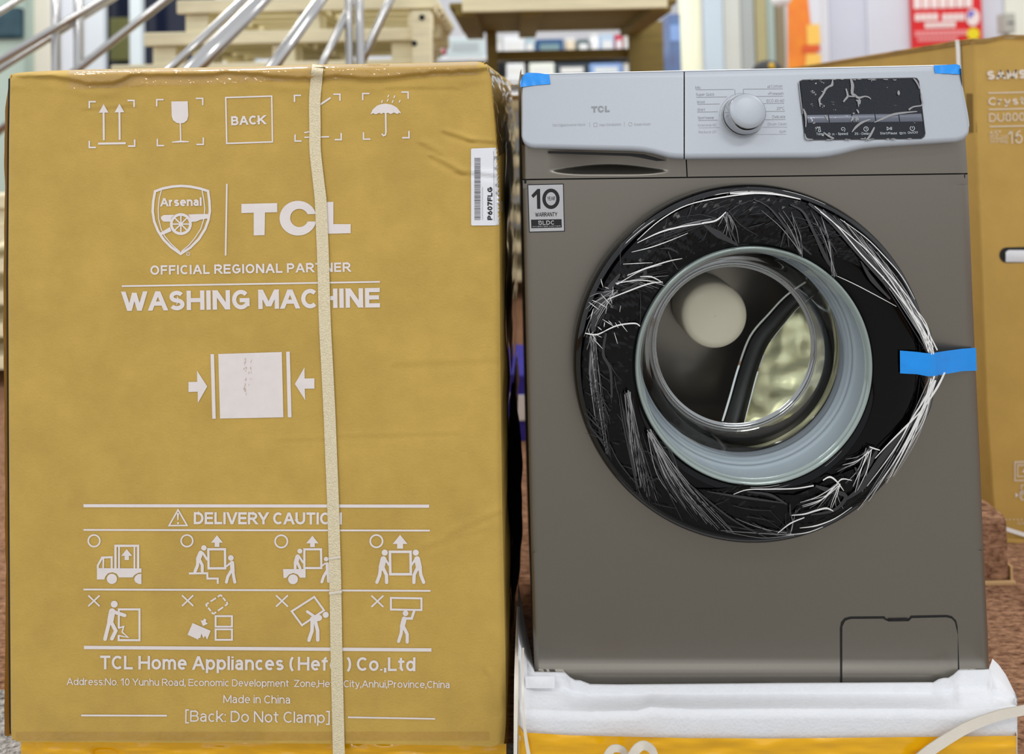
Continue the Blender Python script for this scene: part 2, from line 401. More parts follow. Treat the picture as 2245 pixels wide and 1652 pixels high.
# right-hand pier with the sign
struct(boxo('wall_right',upr(1818,2205,5.6,th=0.5),'wallr',bev=0.01))
M['wallr2']=flat('pier_front_paint',(214,216,226)); struct(boxo('trim_1',upr(1902,2200,5.58,th=0.02),'wallr2',bev=0.003))
ti=2
for (a,b,c) in ((52,70,(160,178,166)),(72,109,(224,222,206)),(134,160,(222,228,236)),(184,226,(220,228,234)),(283,309,(220,232,236)),
                (1546,1586,(204,220,232)),(1586,1624,(216,219,212)),(1624,1654,(186,192,190)),(1656,1681,(198,188,140)),(1681,1699,(190,208,200)),(1699,1724,(160,146,116)),(1800,1818,(226,226,232)),(2206,2300,(236,238,222))):
    M['tr%d'%ti]=flat('upright_paint_%d'%ti,c); struct(boxo('trim_%d'%ti,upr(a,b,5.3+0.02*ti),'tr%d'%ti,bev=0.01)); ti+=1
M['cream']=flat('cream_paint',(226,226,196))
a=onY(1497,60,5.0).x; b=onY(1546,60,5.0).x
V,Fc=lathe([(0.001,2.6),((b-a)/2,2.6),((b-a)/2,0)],Vector(((a+b)/2,5.1,0)),Vector((0,0,1)),32,Vector((0,1,0)))
tag(obj('round_column',V,Fc,'cream',smooth=True),'round cream column behind the washing machine, right of the wooden stand','column')
# shop windows
M['navy']=mat('navy_glass',lin(20,26,48),0.1); M['green']=mat('pale_green_glass',lin(205,226,212),0.15); M['teal']=mat('teal_glass',lin(70,110,122),0.15,col2=lin(30,62,76),vscale=3)
wi=1
for (a,b,m,z0,z1) in ((226,284,'navy',0,2.6),(308,470,'navy',0,2.6),(-160,53,'green',0,2.6)):
    w=struct(boxo('window_%d'%wi,upr(a,b,5.65,z0,z1,0.02),m,bev=0.0)); 
    x0,x1=onY(a,60,5.65).x,onY(b,60,5.65).x
    M.setdefault('framew',flat('window_frame_paint',(216,222,224)))
    boxo('window_frame',(x0-0.01,x0+0.03,5.60,5.66,0,2.6),'framew',w,0.004)
    if wi==3:
        p=onY(-60,18,5.6); q=onY(48,84,5.6); boxo('dark_pane',(p.x,q.x,5.60,5.64,q.z,p.z),'teal',w,0.03)
    if wi==1:
        M['olive']=mat('olive_pane',lin(118,118,70),0.3); p=onY(236,38,5.6); q=onY(284,132,5.6); boxo('display_pane',(p.x,q.x,5.62,5.64,q.z,p.z),'olive',w,0.01)  # olive pane set in the first window
    wi+=1

# orange poster on a stand panel
o=thing('poster_panel','orange and yellow poster on a narrow white panel beside the white pier','poster',(onY(1760,60,5.2).x,5.2,0))
M['orange']=mat('poster_orange',lin(242,112,48),0.5,col2=lin(250,168,20),vscale=2.2); M['pyellow']=flat('poster_yellow',(255,204,96)); M['pw']=flat('poster_white',(226,228,234)); M['pred']=flat('poster_red',(228,96,40))
b=upr(1724,1800,5.2,0,2.4,0.03); boxo('panel',b,'pw',o,0.004)
def bgp(name,pts,D,m,par): 
    pr=Pr(); pr.poly(pts); return pr.build(name,par,m,lambda x,y:onY(x,y,D),60)
bgp('poster_print',[(1727,-40),(1768,-40),(1776,40),(1786,100),(1800,150),(1727,170)],5.194,'orange',o)
bgp('poster_print',[(1768,55),(1796,52),(1800,96),(1770,100)],5.190,'pyellow',o)
bgp('poster_print',[(1760,98),(1797,98),(1800,112),(1758,116)],5.188,'pred',o)
bgp('poster_print',[(1768,118),(1800,118),(1800,150),(1764,150)],5.186,'pyellow',o)
# red sign board
o=thing('sign_board','red notice board with rows of white lettering on the white pier','sign',(onY(2078,60,5.5).x,5.5,0))
M['red']=mat('sign_red',lin(222,14,22),0.4); M['signw']=flat('sign_white',(244,226,222)); M['signy']=flat('sign_yellow',(240,220,20)); M['signb']=flat('sign_blue',(90,90,200))
p=onY(1998,-60,5.53); q=onY(2156,105,5.53); boxo('board',(p.x,q.x,5.53,5.575,q.z,p.z),'red',o,0.003)
def blurrow(x0,x1,y0,y1,n,m='signw'):   # a row of unreadable block letters
    pr=Pr(); rr=random.Random(int(x0+y1)); x=x0; w=(x1-x0)/n
    for k in range(n):
        pr.poly([(x,y0-.03*(x-x0)),(x+w*.86,y0-.03*(x-x0)),(x+w*.86,y1-.03*(x-x0)),(x,y1-.03*(x-x0))]); x+=w
    tag(pr.build('lettering',o,m,lambda x,y:onY(x,y,5.525)),kind='stuff')
M['signpink']=flat('sign_pink',(240,150,150))
blurrow(2003,2134,-22,19,7); blurrow(2006,2058,30,46,4); blurrow(2066,2116,30,46,4); blurrow(2028,2096,49,62,6); blurrow(2006,2122,68,80,12,'signpink'); blurrow(2012,2100,83,91,10,'signpink')
pr=Pr(); pr.circle((2133,38),15,24,19); pr.build('round_badge',o,'signw',lambda x,y:onY(x,y,5.522)); pr=Pr(); pr.poly([(2122,30),(2130,22),(2138,28),(2124,42)]); pr.build('badge_mark',o,'signb',lambda x,y:onY(x,y,5.519))
pr=Pr(); pr.circle((2134,74),14,24,13); pr.build('yellow_badge',o,'signy',lambda x,y:onY(x,y,5.522))
M['box_g']=flat('grey_unit',(180,180,170)); p=onY(2204,28,5.2); q=onY(2228,72,5.2)
o=thing('wall_unit','small grey box on a post beyond the television carton','box',(p.x,5.2,0)); boxo('housing',(p.x,q.x,5.2,5.3,q.z,p.z),'box_g',o,0.01); boxo('post',((p.x+q.x)/2-0.015,(p.x+q.x)/2+0.015,5.24,5.27,0,q.z),'box_g',o,0.002); boxo('cover_seam',(p.x+.01,q.x-.01,5.196,5.2,(p.z+q.z)/2-.004,(p.z+q.z)/2+.004),'dark',o,0)
M['lampw']=flat('globe_white',(248,248,248)); c=onY(1712,-6,4.9); o=thing('globe_ornament','white round globe hanging left of the orange poster','globe',(c.x,c.y,c.z))
V,Fc=lathe([(0.001,-.062)]+[(0.062*sin(pi*k/12),-0.062*cos(pi*k/12)) for k in range(1,12)]+[(0.001,.062)],c,Vector((0,0,1)),20,Vector((0,1,0))); obj('globe',V,Fc,'lampw',o,True)
V,Fc=tube([c+Vector((0,0,.05)),c+Vector((0,0,1.2))],0.006,8); obj('cord',V,Fc,'framew',o)

# ================================================================== BACKGROUND THINGS
def pallet(name,label,px0,px1,ytop,D,dep=0.8,m='wood',grp='stacked wooden pallets',th=0.046,hb=0.0635,zt=None):
    a=onY(px0,ytop,D); b=onY(px1,ytop,D); z1=(a.z+b.z)/2 if zt is None else zt; w=b.x-a.x
    o=thing(name,label,'pallet',(a.x,D,z1-th-hb),grp); L=dict(local=True)
    n=6
    for k in range(n):
        y=k*(dep-0.1)/(n-1)
        boxo('deck_board',(0,w,y,y+0.1,hb+0.02,hb+th),m,o,0.004,local=True)
    for x in (0.02,w/2-0.04,w-0.1):
        boxo('stringer',(x-0.0,x+0.09,0.001,dep,hb,hb+0.021),m,o,0.003,local=True)
        for y in (0.02,dep/2-0.05,dep-0.12): boxo('block',(x,x+0.08,y,y+0.1,0,hb),m,o,0.004,local=True)
    boxo('front_board',(0,w,-0.006,0.018,hb,hb+th),m,o,0.005,local=True)
    return o
lab=['top wooden pallet of the stepped stack, behind the diagonal handrail','second wooden pallet from the top of the stepped stack','third wooden pallet from the top of the stepped stack','fourth wooden pallet down in the stepped stack','fifth wooden pallet down in the stepped stack','sixth wooden pallet down in the stepped stack','seventh wooden pallet down, seen at the left picture edge','eighth wooden pallet down, seen at the left picture edge','ninth wooden pallet down, seen at the left picture edge','tenth wooden pallet down, low at the left picture edge','second lowest wooden pallet of the stepped stack','lowest wooden pallet of the stepped stack on the carpet']
D=2.75; x0,x1=388,955
zs=onY(600,2,D).z
for i in range(12):
    yt=-6+69*i
    pallet('pallet',lab[i],x0-72*i,x1-(0 if i==0 else 36)-10*max(0,i-3),yt,D,dep=0.85,zt=0.1095*(12-i))
# right stack of pallets seen through the gap
for i in range(7):
    pallet('pallet',['wooden pallet topmost of the low stack glimpsed between carton and washer','second pallet of the low stack glimpsed between carton and washer','third pallet of the low stack glimpsed between carton and washer','fourth pallet of the low stack glimpsed between carton and washer','fifth pallet of the low stack glimpsed between carton and washer','sixth pallet of the low stack glimpsed between carton and washer','bottom pallet of the low stack glimpsed between carton and washer'][i],1085,1420,222+66*i,3.93,dep=0.5,grp='low pallet stack behind the gap',th=0.05,hb=0.09,zt=0.14*(7-i))
# wooden stand: deck seen from below, legs, lower rail
o=thing('wooden_stand','wide wooden stand whose dark underside shows above the washer','stand',(onY(1240,20,3.0).x,3.0,0))
xl,xr=onY(985,20,3.0).x,onY(1484,20,3.0).x; zt=onY(1240,24,3.0).z
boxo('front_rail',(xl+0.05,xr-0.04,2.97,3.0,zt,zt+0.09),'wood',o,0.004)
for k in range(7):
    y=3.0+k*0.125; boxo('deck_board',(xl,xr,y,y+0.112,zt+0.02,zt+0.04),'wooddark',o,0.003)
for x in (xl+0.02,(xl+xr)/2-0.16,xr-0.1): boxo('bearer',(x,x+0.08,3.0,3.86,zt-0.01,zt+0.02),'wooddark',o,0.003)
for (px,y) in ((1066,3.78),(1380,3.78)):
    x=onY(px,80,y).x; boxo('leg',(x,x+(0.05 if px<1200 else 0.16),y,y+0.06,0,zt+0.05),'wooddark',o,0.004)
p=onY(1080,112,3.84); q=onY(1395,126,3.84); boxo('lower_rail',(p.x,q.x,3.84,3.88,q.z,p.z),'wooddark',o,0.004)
# pallet end posts
o=thing('timber_post','pale timber post with bolt holes standing at the right end of the pallets','post',(onY(925,60,2.7).x,2.7,0))
x=onY(906,60,2.70).x; x2=onY(946,60,2.7).x; boxo('upright',(x,x2,2.66,2.74,0,onY(920,28,2.7).z),'wood',o,0.006)
for (px,py) in ((925,38),(908,95)):
    c=onY(px,py,2.658); V,Fc=lathe([(0.0005,0.003),(0.009,0.003),(0.01,0)],c,n=14); obj('bolt',V,Fc,'dark',o)
# goods on the shelves behind
M['shelfw']=flat('shelf_white',(230,232,236))
ZSH={}
shelf=thing('goods_shelf','pale shelf unit holding packaged goods beyond the wooden stand','shelf',(0,4.6,0))
for py in (128,176):
    p=onY(440,py,4.55); q=onY(1440,py,4.55); ZSH[py]=(p.z+q.z)/2; boxo('shelf_board',(p.x,q.x,4.5,4.9,(p.z+q.z)/2-0.02,(p.z+q.z)/2),'shelfw',shelf,0.003)
boxo('back_panel',(onY(440,90,4.9).x,onY(1440,90,4.9).x,4.9,4.92,0,1.28),'shelfw',shelf,0)
for px in (440,900,1072,1440): x=onY(px,90,4.55).x; boxo('side_panel',(x-.01,x+.01,4.5,4.9,0,1.24),'shelfw',shelf,0.002)
def goods(kind,label,px0,px1,py0,py1,rgb,rnd=False,D=4.51,rgb2=None,zpy=None):
    key='g%s'%(rgb,); 
    if key not in M: M[key]=flat('pack_%d_%d_%d'%rgb,rgb)
    a=onY(px0,py0,D); b=onY(px1,py1,D); b.z=ZSH[128] if py1<135 else ZSH[176]; b.z=(onY(px0,zpy,D).z if zpy else b.z)+0.0005; cx=(a.x+b.x)/2; w=(b.x-a.x)/2; h=a.z-b.z
    o=thing(kind,label,'box' if not rnd else 'jar',(cx,D+w,b.z),'packaged goods behind the stand')
    if rnd:
        V,Fc=lathe([(0.001,0),(w*.92,0),(w,h*.06),(w,h*.72),(w*.8,h*.82),(w*.8,h)],Vector((cx,D+w,b.z)),Vector((0,0,1)),24,Vector((0,1,0))); obj('jar_body',V,Fc,key,o,True)
        V,Fc=lathe([(w*.84,h*.84),(w*.84,h),(0.001,h)],Vector((cx,D+w,b.z)),Vector((0,0,1)),24,Vector((0,1,0))); obj('lid',V,Fc,'shelfw',o)
    else:
        boxo('carton',(a.x,b.x,D,D+min(0.3,2*w+.05),b.z,a.z),key,o,min(w,h)*0.12)
        k2='g%s'%(rgb2,) if rgb2 else 'shelfw'
        if rgb2 and k2 not in M: M[k2]=flat('pack_%d_%d_%d'%rgb2,rgb2)
        boxo('front_print',(a.x+w*.3,b.x-w*.3,D-.002,D,b.z+h*.25,a.z-h*.3),k2,o,0)
for g in (('storage_box','grey white box left end of the upper row behind the stand',1082,1102,84,124,(205,208,206)),
          ('storage_box','large white box in the upper row behind the stand',1104,1150,80,124,(236,240,246)),
          ('storage_box','narrow pale blue box in the upper row behind the stand',1152,1172,84,124,(176,200,214)),
          ('storage_box','dark blue box with grey print in the upper row behind the stand',1174,1236,86,110,(36,82,132),False,4.51,(120,150,160)),
          ('jar','cream jar in the upper row behind the stand',1238,1264,82,110,(226,212,188),True),
          ('storage_box','dark grey box right of the cream jar',1266,1292,86,110,(92,110,116)),
          ('jar','white rounded tub in the upper row behind the stand',1293,1316,74,118,(246,246,250),True),
          ('storage_box','pale blue box beside the red box behind the stand',1317,1347,76,118,(186,208,232)),
          ('storage_box','crimson box in the upper row behind the stand',1348,1366,76,112,(206,66,96)),
          ('storage_box','off white box right end of the upper row behind the stand',1367,1388,76,118,(214,212,202)),
          ('storage_box','white box in the lower row nearest the carton corner',1110,1150,139,172,(238,242,248)),
          ('storage_box','wide white rounded box in the lower row above the blue tape',1160,1216,138,172,(236,242,238)),
          ('storage_box','dark slate box in the lower row above the washer',1218,1290,139,172,(58,70,80)),
          ('storage_box','light blue box with white stripe in the lower row above the washer',1292,1366,139,172,(139,172,228),False,4.51,(225,232,238)),
          ('storage_box','off white box right end of the lower row above the washer',1367,1390,139,172,(214,212,204)),
          ('storage_box','pale bluish box over the carton corner behind the stand',978,1062,82,132,(204,218,222),False,4.51,(180,190,196)),
          ('storage_box','red box beside the timber post',946,976,94,116,(206,80,88),False,4.51,None,117),
          ('storage_box','green box beside the timber post under the red one',942,966,117.5,134,(20,120,80)),
          ('storage_box','white box seen in the pallet gap left of the strap',492,548,94,130,(238,240,234)),
          ('storage_box','grey blue box seen in the pallet gap',550,562,94,130,(170,186,194)),
          ('storage_box','white box seen in the pallet gap right of the steel posts',806,880,92,128,(222,228,238),False,4.51,(150,150,140)),
          ('storage_box','pale green box seen in the pallet gap left of the steel posts',664,750,96,130,(196,210,190))):
    goods(*g)
o=thing('tall_carton','tall purple and blue carton beside the cream column','box',(onY(1478,90,4.2).x,4.2,0))
a,b=onY(1466,30,4.2),onY(1494,150,4.2); M['purple']=mat('purple_pack',lin(110,90,120),0.5,col2=lin(96,136,186),vscale=6); boxo('carton',(a.x,b.x,4.2,4.4,0.2,a.z),'purple',o,0.006); boxo('blue_print',(a.x+.005,b.x-.005,4.197,4.2,onY(1480,90,4.2).z,onY(1480,55,4.2).z),'g(139, 172, 228)',o,0); boxo('plinth',(a.x,b.x,4.2,4.4,0,0.2),'shelfw',o,0.002)
# black dome (cap) behind the washer
c=onY(1682,150,3.6); M['capblack']=mat('cap_black',lin(22,24,26),0.6); M['capyellow']=mat('cap_yellow',lin(200,160,30),0.5)
o=thing('hard_hat_stand','black domed cap with a yellow patch showing over the washer top','cap',(c.x,c.y,0))
V,Fc=lathe([(0.070,-0.06),(0.071,-0.02),(0.066,0.01),(0.050,0.034),(0.026,0.046),(0.001,0.049)],c+Vector((0,0,-0.012)),Vector((0,0,1)),28,Vector((0,1,0))); obj('dome',V,Fc,'capblack',o,True)
V,Fc=lathe([(0.001,0.008),(0.012,0.006),(0.016,0)],onY(1692,145,3.53),Vector((0.2,-1,0.2)),16); obj('yellow_badge',V,Fc,'capyellow',o,True)
V,Fc=tube([(c.x,c.y,0),(c.x,c.y,c.z-0.05)],0.03,12); obj('stand_pole',V,Fc,'capblack',o)

# stainless stair railings
def pipe(o,name,p,q,D1,D2,dia,m='steel'):
    a=onY(*p,D1); b=onY(*q,D2); d=(b-a).normalized(); V,Fc=tube([a-d*0.4,a+(b-a)*.33,a+(b-a)*.66,b+d*0.5],dia/2,18); return obj(name,V,Fc,m,o,True)
def post(o,px,py,D,dia,name='post',zt=2.2):
    a=onY(px,py,D); V,Fc=tube([(a.x,D,0),(a.x,D,zt)],dia/2,18); ob=obj(name,V,Fc,'steel',o,True)
    V,Fc=lathe([(dia*.5,0.02),(dia*.9,0.012),(dia*1.1,0)],Vector((a.x,D,0)),Vector((0,0,1)),18,Vector((0,1,0))); obj('base_flange',V,Fc,'steel',ob,True)
o=thing('stair_railing','stainless steel stair railing with a double handrail crossing in front of the pallets','railing',(onY(778,100,2.45).x,2.45,0))
pipe(o,'handrail',(428,146),(573,0),1.95,2.15,0.043); pipe(o,'handrail',(377,146),(532,0),2.0,2.2,0.021)
pipe(o,'rail',(598,146),(702,0),2.2,2.35,0.036); pipe(o,'rail',(710,133),(753,44),2.4,2.45,0.024); pipe(o,'rail',(816,85),(855,0),2.48,2.5,0.028)
post(o,766,100,2.45,0.026); post(o,789,100,2.45,0.028)
o=thing('stair_railing','stainless steel railing with twin posts and sloping rails at the upper left','railing',(onY(145,100,2.6).x,2.6,0))
post(o,122,100,2.55,0.028); post(o,172,100,2.55,0.030)
pipe(o,'rail',(0,152),(116,79),2.5,2.55,0.021); pipe(o,'rail',(-20,38),(45,-3),2.5,2.55,0.022); pipe(o,'rail',(190,136),(362,1),2.55,2.6,0.026); pipe(o,'rail',(188,22),(232,-4),2.55,2.58,0.024)
o=thing('low_rail','stainless steel horizontal rails glimpsed between carton and washer','railing',(0,2.3,0))
for py,d in ((186,.022),(210,.03)):
    a=onY(1040,py,2.3); b=onY(1260,py-4,2.3); V,Fc=tube([a,b],d/2,14); obj('rail',V,Fc,'steel',o,True)
for px in (1045,1255): 
    a=onY(px,190,2.3); V,Fc=tube([(a.x,2.3,0),(a.x,2.3,a.z+.02)],0.014,14); obj('post',V,Fc,'steel',o,True)
# blue carton in the gap
M['blueb']=mat('blue_carton',lin(44,40,150),0.45); a=onY(1120,822,2.2); b=onY(1215,1000,2.2)
o=thing('blue_carton','blue carton with a white label glimpsed low between carton and washer','box',(a.x,2.2,0)); boxo('carton',(a.x,b.x,2.2,2.5,0,a.z),'blueb',o,0.006)
p=onY(1130,868,2.19); q=onY(1175,922,2.19); boxo('label',(p.x,q.x,2.195,2.2,q.z,p.z),'shelfw',o,0); p=onY(1152,895,2.19); q=onY(1172,918,2.19); boxo('label_mark',(p.x,q.x,2.192,2.195,q.z,p.z),'signy',o,0)
# grey speckled mat at the lower left, widened unseen forward to grey reflections
tag(obj('floor_mat',[(-3.2,-3.5,-.002),(3.2,-3.5,-.002),(3.2,0.62,-.002),(-3.2,1.66,-.002),(-3.2,-3.5,.0015),(3.2,-3.5,.0015),(3.2,0.62,.0015),(-3.2,1.66,.0015)],[(0,3,2,1),(4,5,6,7),(0,1,5,4),(1,2,6,5),(2,3,7,6),(3,0,4,7)],'matgrey'),'grey speckled mat on the floor, seen at the lower left corner','mat')

# ================================================================== TELEVISION CARTON
c0=onZ(2179,1186,0.0); TD=c0.y
def PT(px,py,off=0.0): return onY(px,py,TD-off)
ct=PT(2130,86); far=onZ(1790,141,ct.z); ddir=(far-ct); ddir.z=0; ddir.normalize()
tv=thing('television_carton','tall brown television carton standing on the carpet right of the washing machine','box',(c0.x,c0.y,0))
edgeT=lambda py: interp([(80,2130),(300,2134),(500,2143),(700,2150),(900,2158),(1100,2172),(1190,2179)],py)
def tvfront(i,j):
    py=84+(1190-84)*j/50; x0=edgeT(py)
    t=i/24; px=x0+8+(2440-x0-8)*t
    return PT(px,py,0.002*noise.noise((px*.01,py*.006,3)))
V,Fc=grid(24,50,tvfront)
# handle slot: drop faces inside
def keep(f):
    c=sum((V[i] for i in f),Vector())/4; return True
obj('front_panel',V,Fc,'card2',tv,True)
def tvside(i,j):
    py=84+(1190-84)*j/50; x0=edgeT(py); a=PT(x0+8,py)
    if i==0: return a
    if i==1: return PT(x0+2,py,-0.004)
    b=PT(x0,py,-0.012)
    return b+ddir*(1.55*((i-2)/10.0))
V,Fc=grid(12,50,tvside); obj('side_panel',V,[f[::-1] for f in Fc],'card2',tv,True)
tp=[PT(2134,86),PT(2450,76),PT(2450,76)+ddir*1.55,PT(2134,86)+ddir*1.55]; obj('top_panel',tp,[(0,1,2,3)],'card2',tv)
# corrugated torn top edge along the long side
pts=[]
for k in range(120):
    s=1.55*k/119; p=PT(2131,86,-0.008)+ddir*s; h=0.010*abs(noise.noise((s*9,1,0)))+0.002
    pts+= [p+Vector((-0.001,0,-0.008)),p+Vector((-0.001,0,h-0.004)),p+Vector((0.012,0,h-0.006)),p+Vector((0.012,0,-0.01))]
Fc=[]
for k in range(119):
    for q in range(3): Fc.append((4*k+q,4*k+q+1,4*k+q+5,4*k+q+4))
obj('torn_top_edge',pts,Fc,'cardedge',tv)
V,Fc=ribbon([(2128,93,.002),(2165,88,.004),(2205,80,.006),(2250,80,.008),(2330,78,.006)],[7,9,6,7,8],lambda x,y,o:PT(x,y,o)); obj('top_flap_edge',V,Fc,'cardedge',tv)
# tape bands on side
def PS(px,py):   # on the long side, pixel -> plane through the corner along ddir
    n=Vector((ddir.y,-ddir.x,0)); o_=Vector((0,0,CH)); d=Vector(ray(px,py)); p0=PT(edgeT(py),py,-0.012)-n*0.0012
    t=(p0-o_).dot(n)/d.dot(n); return o_+d*t
M['tapebrown']=mat('brown_tape',lin(120,92,34),0.35)
pr=Pr(); pr.poly([(2118,205),(2134,205),(2142,290),(2118,290)]); pr.build('brown_tape',tv,'tapebrown',lambda x,y:PS(x,y),20)
# white strap round the carton
sp=[(2100,40),(2102,84),(2104,150),(2108,300)]
V,Fc=ribbon([(x,y,0) for x,y in [(2100,88),(2102,110),(2103,135),(2105,180),(2107,240)]],[9,9,9,9,9],lambda x,y,o:PS(x,y)+Vector((-0.002,-0.001,0)),2); obj('white_strap',V,Fc,'strapwhite',tv,label='white packing strap')
V,Fc=ribbon([(2100,88,0),(2104,82,0),(2112,78,0)],[9,8,6],lambda x,y,o:PS(2101,88)+Vector((0.012*(x-2100)/4,0,0.004)) if False else PS(2101,y)+Vector(((x-2100)*0.001,0,0)),2)
# print
PTm=lambda x,y: PT(x,y,0.0022)
T=lambda X,Y:(2080+X/2.7515,60+Y/2.7533)
def tprint(name,fn,m='inkpale',label=None): pr=Pr(); fn(pr); pr.build(name,tv,m,PTm,30,label)
tprint('brand_print',lambda p:p.text('SAMSUNG',(2164,174.5),(2318,169),19,24,12),label='pale brand lettering')
tprint('rule',lambda p:p.line((2166,204),(2330,200),2.2)); tprint('rule',lambda p:p.line((2168,240),(2330,236),2.2)); tprint('rule',lambda p:p.line((2169,277.5),(2330,274),2.2))
tprint('model_print',lambda p:p.text('Crystal UHD',(2167,230.5),(2345,226),16.5,14.2)); tprint('model_print',lambda p:p.text('DU8000',(2169,267),(2262,264),18,10.3))
tprint('size_print',lambda p:(p.text('65"',(2170,300),(2194,299),13,9.0),p.text('CLASS',(2194,300),(2210,299.5),4,11.6),p.line((2170,303.5),(2210,302.5),1),p.text('64.5"diag.',(2171,313.5),(2210,312.5),8,9.0)))
tprint('size_print',lambda p:p.text('163',(2212,315),(2262,313),29,9.0))
def tvp(p):
    p.stroke([(2225,1012),(2300,1010),(2300,1052),(2225,1053)],2.2,True); p.line((2228,1016),(2300,1015),1.2); p.stroke([(2231,1020),(2300,1019),(2300,1043),(2231,1044)],2,True); p.poly([(2240,1035),(2249,1022),(2249,1035)])
    p.poly([(2226,1079),(2226,1090),(2233,1085)]); p.line((2236,1077),(2236,1092),2); p.stroke([(2239,1063),(2300,1062),(2300,1094),(2239,1095)],2,True); p.line((2237,1071),(2252,1086),2); p.line((2252,1071),(2237,1088),2)
tprint('handling_icons',tvp)
def tvd(p):
    for k in range(8): p.circle((2205.5+8.5*k,1138+.1*k),1.4,8)
    p.text('CLASS',(2231,1149),(2256,1149),6,11.6)
tprint('bottom_print',tvd)
# grip slot: dark recess with white foam behind
o=Pr(); pts=[(2207+16*cos(a),559+17*sin(a)) for a in [pi/2+pi*k/12 for k in range(13)]]+[(2207,542),(2300,540),(2300,575)]
o.poly(pts); o.build('grip_slot',tv,'dark',lambda x,y:PT(x,y,0.0015),30)
V,Fc=grid(10,6,lambda i,j:PT(2205+95*i/10+ (6 if j==0 else 0),548+26*j/6,0.002+0.0015*sin(pi*j/6))); obj('foam_insert',V,Fc,'foam',tv,True,label='white foam seen inside the grip slot')
V,Fc=ribbon([(2155,1144,0.02),(2180,1150,.006),(2215,1162,.006),(2260,1176,.006),(2330,1198,.006)],[8,9,9,9,9],lambda x,y,o:PT(x,y,o),2); obj('lower_strap',V,Fc,'strapwhite',tv,label='white strap low on the carton')
V,Fc=ribbon([(2178,1178,.004),(2215,1184,.01),(2260,1186,.006),(2340,1187,.006)],[8,10,9,9],lambda x,y,o:PT(x,y,o),3); obj('bottom_flap_edge',V,Fc,'cardedge' if False else 'card2',tv)
# carpeted block behind the washer edge
p=onY(2120,1104,1.60); q=onY(2176,1248,1.60)
V,Fc=lathe([(0.001,0.02),(0.02,0.02),(0.03,0.012),(0.033,0)],Vector((0,0,0)))
M['palewood']=mat('pale_edge_wood',lin(196,160,112),0.6)
blk=thing('carpet_block','brown carpeted block standing on the floor between washer and television carton','block',(p.x,1.6,0))
bz=onY(2160,1104,1.55).z; bx1=onY(2178,1180,1.55).x
boxo('block_body',(bx1-0.11,bx1,1.50,1.58,0.0,max(0.05,bz)),'carpet',blk,0.012); boxo('pale_edge',(bx1-0.11,bx1+.006,1.494,1.50,0.0,0.006),'palewood',blk,0.001); boxo('edge_trim',(bx1,bx1+0.005,1.50,1.57,0.0,0.03),'palewood',blk,0.001)

# ================================================================== WASHING MACHINE CARTON
edgeL=lambda py: interp([(140,23),(300,20),(600,18),(1000,20),(1300,22),(1600,24),(1640,30)],py)
edgeR=lambda py: interp([(130,1064),(180,1075),(250,1082),(350,1091),(500,1095),(700,1096),(900,1098),(1100,1101),(1300,1105),(1500,1109),(1590,1109),(1640,1104)],py)
edgeF=lambda py: interp([(130,1112),(172,1119),(320,1131),(700,1135),(1100,1135),(1400,1130),(1652,1122)],py)
topY=lambda px: interp([(20,164),(35,160),(60,157.5),(110,155),(200,152),(400,148.5),(560,146),(660,142),(760,140.5),(900,138.5),(1040,135),(1066,136)],px)
botY=lambda px: interp([(20,1616),(40,1625),(300,1627),(560,1628),(800,1630),(1040,1634),(1075,1637),(1105,1628)],px)
strapX=lambda py: interp([(130,699),(160,695),(220,690),(330,691),(440,703),(560,708),(700,712),(900,722),(1100,730),(1270,735),(1450,738),(1652,743)],py)
crease=lambda px: interp([(20,166),(120,168),(200,184),(250,182),(290,164),(450,164),(500,158),(560,162),(600,168),(680,172),(740,166),(800,172),(850,171),(900,164),(960,158),(1020,156),(1050,154),(1070,150)],px)+2.5*noise.noise((px*.05,0,7))
def segd(px,py,a,b):
    vx,vy=b[0]-a[0],b[1]-a[1]; t=max(0,min(1,((px-a[0])*vx+(py-a[1])*vy)/(vx*vx+vy*vy))); return sqrt((px-a[0]-t*vx)**2+(py-a[1]-t*vy)**2), t
CREASES=[((980,292),(1030,308),2.2,7),((1030,308),(1088,313),1.6,6),((930,318),(960,335),1.4,9),((950,345),(1010,378),2.2,8),((1010,378),(1092,386),1.5,8),((850,193),(1000,194),0.8,6),((870,800),(1095,790),0.6,10),((610,965),(720,962),0.7,5),((740,957),(1000,950),0.6,6),((990,1170),(1100,1120),0.9,9),((930,1200),(1060,1160),0.7,8),((190,240),(290,232),0.8,6),((1070,1480),(1100,1560),1.6,10)]
def boff(px,py):
    xr=edgeR(py)
    if px>xr:
        t=(px-xr)/max(6,edgeF(py)-xr); return -0.53*t-0.0
    o=0.004*max(0,1-((px-560)/560)**2)*max(0,1-((py-890)/760)**2)
    o-=0.0016*exp(-((px-strapX(py)-4)/26)**2)
    yc=crease(px); ty=topY(px)
    o+=0.0075/(1+exp(max(-30,min(30,(py-yc)/1.1))))*sstep(ty-2,ty+10,py)
    o+=0.0018*exp(-((py-yc-22)/9)**2)*(0.5+noise.noise((px*.02,3,0)))
    if py<ty+14: o-=0.010*((ty+14-py)/14)**2
    for (a,b,h,w) in CREASES:
        if a[0]-40<px<b[0]+40:
            d,t=segd(px,py,a,b)
            if d<w*3: 
                s=1 if (px-a[0])*(b[1]-a[1])-(py-a[1])*(b[0]-a[0])>0 else -1
                o+=0.001*h*exp(-(d/w)**2)*s*d/w*1.6
    o+=0.0006*noise.noise((px*.008,py*.008,1))+0.00025*noise.noise((px*.03,py*.03,5))
    e=xr-px
    if e<14: o-=0.006*((14-e)/14)**2
    if px-edgeL(py)<8: o-=0.003*((8-(px-edgeL(py)))/8)**2
    return o
car=thing('washing_machine_carton','large brown cardboard carton with white print and a woven strap, left of the washer','box',(-0.35,1.3,0.045))
NU,NV=190,300
